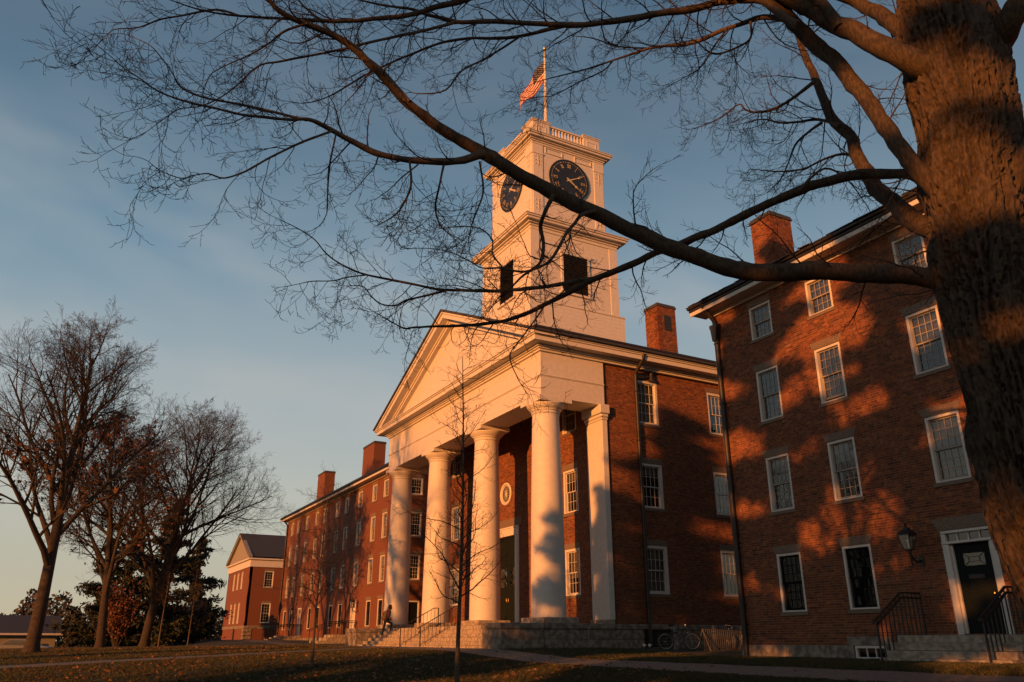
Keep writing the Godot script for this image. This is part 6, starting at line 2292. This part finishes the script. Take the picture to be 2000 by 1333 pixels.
# ------------------------------------------------------------------ far left: house and car down the slope
func far_left() -> void:
	var o := thing("low_house", "low pale house with dark roof behind the leftmost tree trunk", "house", Vector3(-66.0, -1.6, 21.0), 0.1)
	var mb := MB.new()
	mb.box(Vector3(-4, -1.0, -4), Vector3(4, 2.6, 4), 0.02)
	put("wall", mb.mesh(), M.house, o)
	mb = MB.new()
	mb.prism(PackedVector2Array([Vector2(-4.8, 2.6), Vector2(4.8, 2.6), Vector2(0, 4.3)]), -4.5, 4.5)
	put("roof", mb.mesh(), M.slate, o)
	mb = MB.new()
	mb.box(Vector3(4.81, 2.45, -4.5), Vector3(4.87, 2.62, 4.5))
	put("fascia", mb.mesh(), M.white_old, o)
	for z in [-2.5, 0.0, 2.5]:
		mb = MB.new()
		mb.box(Vector3(4.0, 0.4, z - 0.9), Vector3(4.05, 1.7, z + 0.9), 0.01)
		put("window", mb.mesh(), M.glass, o)
	var c := thing("parked_car", "parked grey car in front of the low pale house", "car", Vector3(-50.0, -0.95, 18.8), 1.25)
	mb = MB.new()
	mb.prism(PackedVector2Array([Vector2(-2.1, 0.3), Vector2(2.1, 0.3), Vector2(2.15, 0.62), Vector2(1.95, 0.82), Vector2(1.0, 0.92), Vector2(0.35, 1.38), Vector2(-1.0, 1.42), Vector2(-1.7, 0.98), Vector2(-2.12, 0.9)]), -0.84, 0.84)
	put("body", mb.mesh(), M.car, c)
	mb = MB.new()
	mb.prism(PackedVector2Array([Vector2(0.88, 0.95), Vector2(0.32, 1.34), Vector2(-0.95, 1.37), Vector2(-1.55, 1.0)]), -0.845, 0.845)
	mb.quad(Vector3(1.0, 0.945, -0.72), Vector3(1.0, 0.945, 0.72), Vector3(0.39, 1.375, 0.66), Vector3(0.39, 1.375, -0.66), Vector3(0.6, 0.8, 0))
	put("windows", mb.mesh(), M.glass, c)
	for x in [-1.3, 1.3]:
		for z in [-0.78, 0.78]:
			var w := node("wheel", c, Transform3D(Basis(), Vector3(x, 0.32, z)))
			mb = MB.new()
			mb.torus(Vector3.ZERO, Vector3(0, 0, 1), 0.24, 0.09, 20, 8)
			put("tyre", mb.mesh(), M.rubber, w)
			mb = MB.new()
			mb.rod(Vector3(0, 0, -0.08), Vector3(0, 0, 0.08), 0.19, 14)
			put("rim", mb.mesh(), M.chrome, w)
	for z in [-0.6, 0.6]:
		mb = MB.new()
		mb.box(Vector3(2.08, 0.6, z - 0.16), Vector3(2.16, 0.74, z + 0.16), 0.02)
		put("headlight", mb.mesh(), M.chrome, c)

func fittings() -> void:
	for p in [[1.35, -5.6, "leftmost of the three short grey posts, behind the dark bicycle"], [1.35, -7.75, "middle of the three short grey posts, left of the bicycle rack"], [1.1, -9.6, "rightmost of the three short grey posts, behind the bicycle rack"]]:
		var o := thing("grey_post", p[2], "post", Vector3(p[0], -0.1, p[1]), 0.0, "short grey posts along the chapel wall")
		var mb := MB.new()
		mb.box(Vector3(-0.07, -0.2, -0.07), Vector3(0.07, 1.1, 0.07), 0.012)
		put("shaft", mb.mesh(), M.post, o)
		mb = MB.new()
		mb.box(Vector3(-0.075, 0.74, -0.075), Vector3(0.075, 0.8, 0.075), 0.004)
		put("collar", mb.mesh(), M.pipe, o)
	bicycle("dark bicycle leaning in front of the chapel basement wall", Vector3(1.75, gy(1.75, -4.75) - 0.02, -4.75), atan2(0.86, 0.62), 0.06)
	bicycle("second bicycle standing behind the bars of the rack", Vector3(1.3, gy(1.3, -8.2) - 0.05, -8.5), -0.5, -0.05)
	bike_rack()
	var fl := thing("ground_floodlight", "small twin white floodlight on the ground at the foot of the chapel downspout", "floodlight", Vector3(0.3, gy(0.3, -4.9), -4.9))
	var m := MB.new()
	m.rod(Vector3(0, -0.1, 0), Vector3(0, 0.06, 0), 0.02)
	m.rod(Vector3(-0.1, 0.06, 0.08), Vector3(0.1, 0.06, -0.08), 0.015)
	put("stem", m.mesh(), M.pipe, fl)
	for s in [-1.0, 1.0]:
		m = MB.new()
		m.lathe(Vector3(0.09 * s, 0.05, -0.075 * s), [[0.0, -0.03], [0.045, 0.0], [0.075, 0.07], [0.07, 0.1], [0.0, 0.12]], 14)
		put("lamp_head", m.mesh(), M.bulb, fl)
	for k in 2:
		handrail("black iron handrail %s of the chapel front steps" % ["left of the middle" if k == 0 else "right of the middle"], Vector3(-10.9 + 2.6 * k, 0, 0), 1.9, 0.05, 0.1, 1.02, -0.15, 0.93, "chapel step handrails", 0.2)
	person(Vector3(-15.7, 0.51, 0.98))

func plants() -> void:
	big_tree()

	sapling("slim bare young tree standing in front of the portico columns", Vector3(17.6, gy(17.6, 12.05), 12.05), 5.9, 0.045, 7, 0.30, 1.2, "young trees on the lawn")
	sapling("slim bare young tree in front of the long brick dormitory", Vector3(2.6, gy(2.6, 10.05), 10.05), 6.2, 0.05, 12, 0.28, 1.9, "young trees on the lawn")
	sapling("thin young tree with pale lit trunk near the far trees", Vector3(-29.5, gy(-29.5, 11.1), 11.1), 6.0, 0.06, 13, 0.4, 1.4, "young trees on the lawn")
	sapling("thin dark young tree nearest the distant brick hall", Vector3(-44.9, gy(-44.9, 7.2), 7.2), 6.5, 0.06, 14, 0.4, 1.4, "young trees on the lawn")
	var grp := "bare trees at the left of the lawn"
	grow_tree("bare_tree", "tallest bare tree at the left edge with thick leaning trunk and a few dark leaves", Vector3(-15.0, gy(-15, 18.0), 18.0), 14.5, 0.28, 5, {"spread": 0.8, "up": 0.06, "first": 0.24, "leaves": 0.12, "leaf_lo": 0.2, "leaf_hi": 0.6, "leaf_size": 0.3, "lean": Vector3(-0.02, 0, -0.02), "bole": 0.95, "reach": 0.52, "sub": [0, 19, 9, 7, 5, 2]}, grp)

	grow_tree("bare_tree", "forked bare tree with russet leaves, second trunk from the left", Vector3(-29.0, gy(-29, 14.5), 14.5), 14.5, 0.25, 16, {"spread": 0.95, "up": 0.08, "first": 0.18, "leaves": 0.14, "leaf_lo": 0.3, "leaf_size": 0.18, "bole": 0.85, "reach": 0.6, "sub": [0, 16, 10, 8, 5, 3], "cols": [Color(0.1, 0.035, 0.02), Color(0.13, 0.05, 0.02), Color(0.07, 0.03, 0.02)]}, grp)
	grow_tree("bare_tree", "wide bare tree right of the forked one, third trunk from the left", Vector3(-36.3, gy(-36.3, 11.3), 11.3), 17.0, 0.3, 27, {"spread": 0.95, "up": 0.08, "first": 0.15, "bole": 0.82, "reach": 0.72, "sub": [0, 18, 10, 8, 5, 3], "lean": Vector3(0.0, 0, -0.07)}, grp)

	var pg := "dark pines behind the bare trees"
	var pa := conifer("pine_tree", "tallest dark pine, behind the wide bare tree", Vector3(-58.0, gy(-58, 8.0) - 0.4, 8.0), 14.5, 5.0, 3, 0.04, pg, 1.9)
	conifer("pine_tree", "dark pine beside the distant brick hall", Vector3(-67.0, gy(-67, 4.0) - 0.4, 4.0), 11.0, 4.2, 4, 0.03, pg, 1.7)
	copy_of(pa, "pine_tree", "dark pine behind the forked bare tree", Vector3(-56.0, gy(-56, 13.5) - 0.6, 13.5), 1.9, 0.72)
	copy_of(pa, "pine_tree", "dark pine left of the wide bare tree", Vector3(-62.0, gy(-62, 11.0) - 0.6, 11.0), 4.4, 0.85)
	var dark := [Color(0.022, 0.022, 0.012), Color(0.03, 0.022, 0.012), Color(0.018, 0.02, 0.01)]
	for k in 9:
		var u := k / 8.0
		shrub("hedge_shrub", ["dark hedge shrub beside the low pale house", "dark shrub right of the low pale house", "broad dark shrub left of the forked tree trunk", "dark shrub behind the forked tree trunk", "tall dark shrub between the forked and wide tree trunks", "dark shrub behind the wide tree trunk", "dark shrub right of the wide tree trunk", "dark shrub left of the distant brick hall", "dark shrub nearest the distant brick hall"][k], Vector3(lerpf(-60, -72, u), gy(lerpf(-60, -72, u), lerpf(16.0, 1.0, u)) - 0.1, lerpf(15.5, 1.6, u)), 1.5 + 0.3 * sin(k * 2.1), 3.4 + 0.8 * cos(k * 1.7), 100 + k, dark, "dark shrubs behind the trees", 2200, 0.3)
	shrub("pale_shrub", "pale leaved shrub under the branches beside the distant brick hall", Vector3(-60.0, gy(-60, 4.5), 4.6), 1.6, 4.0, 61, [Color(0.28, 0.2, 0.15), Color(0.2, 0.14, 0.1)], "", 1500, 0.14)
	shrub("russet_shrub", "russet leaved small tree left of the wide bare tree", Vector3(-44.0, gy(-44, 12.5), 12.6), 2.2, 5.0, 62, [Color(0.14, 0.045, 0.015), Color(0.1, 0.04, 0.02)], "", 2200, 0.2)
	# far woods beyond the lawn
	var wr := RandomNumberGenerator.new()
	wr.seed = 31
	var w := Grow.new()
	w.r.seed = 32
	w.leaf_cols = [Color(0.03, 0.024, 0.014), Color(0.04, 0.028, 0.016), Color(0.025, 0.022, 0.012)]
	w.leaf_size = 0.75
	for k in 45000:
		var x := -150.0 + wr.randf() * 30.0
		var z := -40.0 + 110.0 * wr.randf()
		var h := 10.0 + 2.0 * sin(z * 0.13) + 1.6 * sin(z * 0.41) + 1.0 * sin(z * 1.3)
		w.leaf(Vector3(x, -5.0 + pow(wr.randf(), 1.25) * h, z))
	var wo := put("far_woods", w.leaves.mesh(), M.leaf_dry)
	wo.set_meta("kind", "stuff")
	tag(wo, "low dark woods on the horizon at far left", "woods")

	# trees west of the lawn, behind the photographer: they throw the dappled shade on the brick fronts
	shade_trees()


func shade_trees() -> void:
	var grp := "trees behind the photographer"
	var a := conifer("white_pine_tree", "tall white pine southwest of the lawn", Vector3(31.0, gy(31, 44) - 0.3, 44.0), 25.0, 6.0, 41, 0.06, grp, 2.6)
	copy_of(a, "white_pine_tree", "tall white pine, second behind the photographer", Vector3(36.5, gy(36.5, 45) - 0.3, 45.0), 2.1, 0.95)
	copy_of(a, "white_pine_tree", "smaller white pine, third behind the photographer", Vector3(43.6, gy(43.6, 47) - 0.3, 47.0), 4.0, 0.70)
	copy_of(a, "white_pine_tree", "lower white pine west of the chapel side", Vector3(23.4, gy(23.4, 50) - 0.3, 50.0), 5.0, 0.66)
	copy_of(a, "white_pine_tree", "white pine farthest from the photographer, west of the chapel side", Vector3(27.3, gy(27.3, 54) - 0.3, 54.0), 0.7, 0.86)
	var b := grow_tree("tall_bare_tree", "tall bare tree west of the portico", Vector3(6.0, gy(6, 52), 52.0), 21.0, 0.4, 43, {"spread": 0.7, "bole": 0.9, "reach": 0.5, "sub": [0, 16, 9, 6, 4]}, grp)
	copy_of(b, "tall_bare_tree", "tall bare tree west of the long dormitory", Vector3(-14.0, gy(-14, 58), 58.0), 1.3, 0.95)
	copy_of(b, "tall_bare_tree", "tall bare tree far west of the long dormitory", Vector3(-30.0, gy(-30, 50), 50.0), 3.3, 1.0)
	copy_of(b, "tall_bare_tree", "nearest bare tree right behind the photographer", Vector3(29.0, gy(29, 33), 33.0), 0.4, 0.72)
	copy_of(b, "tall_bare_tree", "bare tree behind the photographer, west of the chapel side", Vector3(18.6, gy(18.6, 35), 35.0), 2.7, 0.66)
	copy_of(b, "tall_bare_tree", "bare tree west of the chapel steps", Vector3(19.0, gy(19, 47), 47.0), 4.2, 0.5)

# ------------------------------------------------------------------ sky
func sky_image() -> Image:
	var W := 1024
	var H := 512
	var im := Image.create(W, H, false, Image.FORMAT_RGBF)
	var f := FastNoiseLite.new()
	f.seed = 12
	f.frequency = 1.0
	f.fractal_octaves = 5
	var stops := [[-90.0, Color(0.05, 0.045, 0.04)], [-3.0, Color(0.12, 0.11, 0.09)], [0.0, Color(0.56, 0.47, 0.32)], [4.0, Color(0.50, 0.47, 0.36)], [9.0, Color(0.49, 0.50, 0.44)], [15.0, Color(0.35, 0.43, 0.46)], [25.0, Color(0.18, 0.29, 0.38)], [36.0, Color(0.085, 0.155, 0.232)], [60.0, Color(0.035, 0.075, 0.13)], [90.0, Color(0.035, 0.07, 0.12)]]
	var sunh := Vector2(SUN.x, SUN.z).normalized()
	for y in H:
		var el := 90.0 - 180.0 * (y + 0.5) / H
		var k := 0
		while k < stops.size() - 2 and el > stops[k + 1][0]:
			k += 1
		var c0: Color = stops[k][1]
		var base := c0.lerp(stops[k + 1][1], clampf((el - stops[k][0]) / (stops[k + 1][0] - stops[k][0]), 0.0, 1.0))
		for x in W:
			# Godot's panorama: u = 0.5 looks towards -z... direction from u
			var a := (x + 0.5) / W * TAU
			var d := Vector3(-sin(a), 0, cos(a)) * -1.0
			var c := base
			if el > -2.0:
				var toward := maxf(0.0, d.x * sunh.x + d.z * sunh.y)
				var glow := pow(toward, 3.0) * exp(-maxf(el, 0.0) / 16.0)
				c = Color(c.r + 0.45 * glow, c.g + 0.2 * glow, c.b + 0.05 * glow)
				# thin streaky cloud in two long bands that slant towards the east
				var azd := rad_to_deg(atan2(d.z, -d.x))
				var e2 := el - 0.11 * azd + 2.0 * f.get_noise_3d(d.x * 1.3, d.z * 1.3, 5.0)
				var n := f.get_noise_3d(d.x * 1.6, e2 * 0.06, d.z * 1.6) * 0.6 + f.get_noise_3d(d.x * 5.0, e2 * 0.3, d.z * 5.0) * 0.4
				var b1 := exp(-pow((e2 - 27.0) / 3.0, 2.0)) * 0.45
				var b2 := exp(-pow((e2 - 17.0) / 3.6, 2.0)) * 0.75
				var cl := (b1 + b2 + 0.12) * clampf(0.55 + 1.3 * n, 0.0, 1.0) * ss(1.0, 8.0, el) * (1.0 - ss(36.0, 60.0, el))
				c = c.lerp(Color(0.46, 0.47, 0.465), minf(cl * 1.0, 0.8))
			im.set_pixel(x, y, c)
	return im

var SUN := Vector3(0.0, 0.0, 1.0)

func _ready() -> void:
	rng.seed = 2
	# camera
	var cam := Camera3D.new()
	cam.position = Vector3(29.37, 0.36, 17.554)
	cam.basis = Basis(Vector3.UP, 1.0696) * Basis(Vector3.RIGHT, 0.3588)
	cam.fov = rad_to_deg(2.0 * atan(666.5 / 1562.236))
	cam.near = 0.05
	cam.far = 4000.0
	add_child(cam)
	cam.current = true
	# sun low in the west-southwest, sky
	var az := deg_to_rad(24.0)
	var el := deg_to_rad(6.2)
	SUN = Vector3(sin(az) * cos(el), sin(el), cos(az) * cos(el))
	var sun := DirectionalLight3D.new()
	sun.light_energy = 1.6
	sun.light_color = Color(1.0, 0.335, 0.07).linear_to_srgb()
	sun.light_angular_distance = 0.4
	sun.shadow_enabled = true
	add_child(sun)
	sun.look_at_from_position(Vector3.ZERO, -SUN, Vector3.UP)
	var env := Environment.new()
	env.background_mode = Environment.BG_SKY
	var pm := PanoramaSkyMaterial.new()
	pm.panorama = ImageTexture.create_from_image(sky_image())
	var sky := Sky.new()
	sky.sky_material = pm
	env.sky = sky
	env.tonemap_mode = Environment.TONE_MAPPER_LINEAR
	env.tonemap_exposure = 1.42
	env.background_energy_multiplier = 0.70
	env.sdfgi_enabled = true
	env.ssao_enabled = true
	env.ssil_enabled = true
	var we := WorldEnvironment.new()
	we.environment = env
	add_child(we)

	make_materials()
	ground()
	chapel()

	south_dorm()
	north_dorm()
	far_hall()
	far_left()

	fittings()

	plants()
	litter()
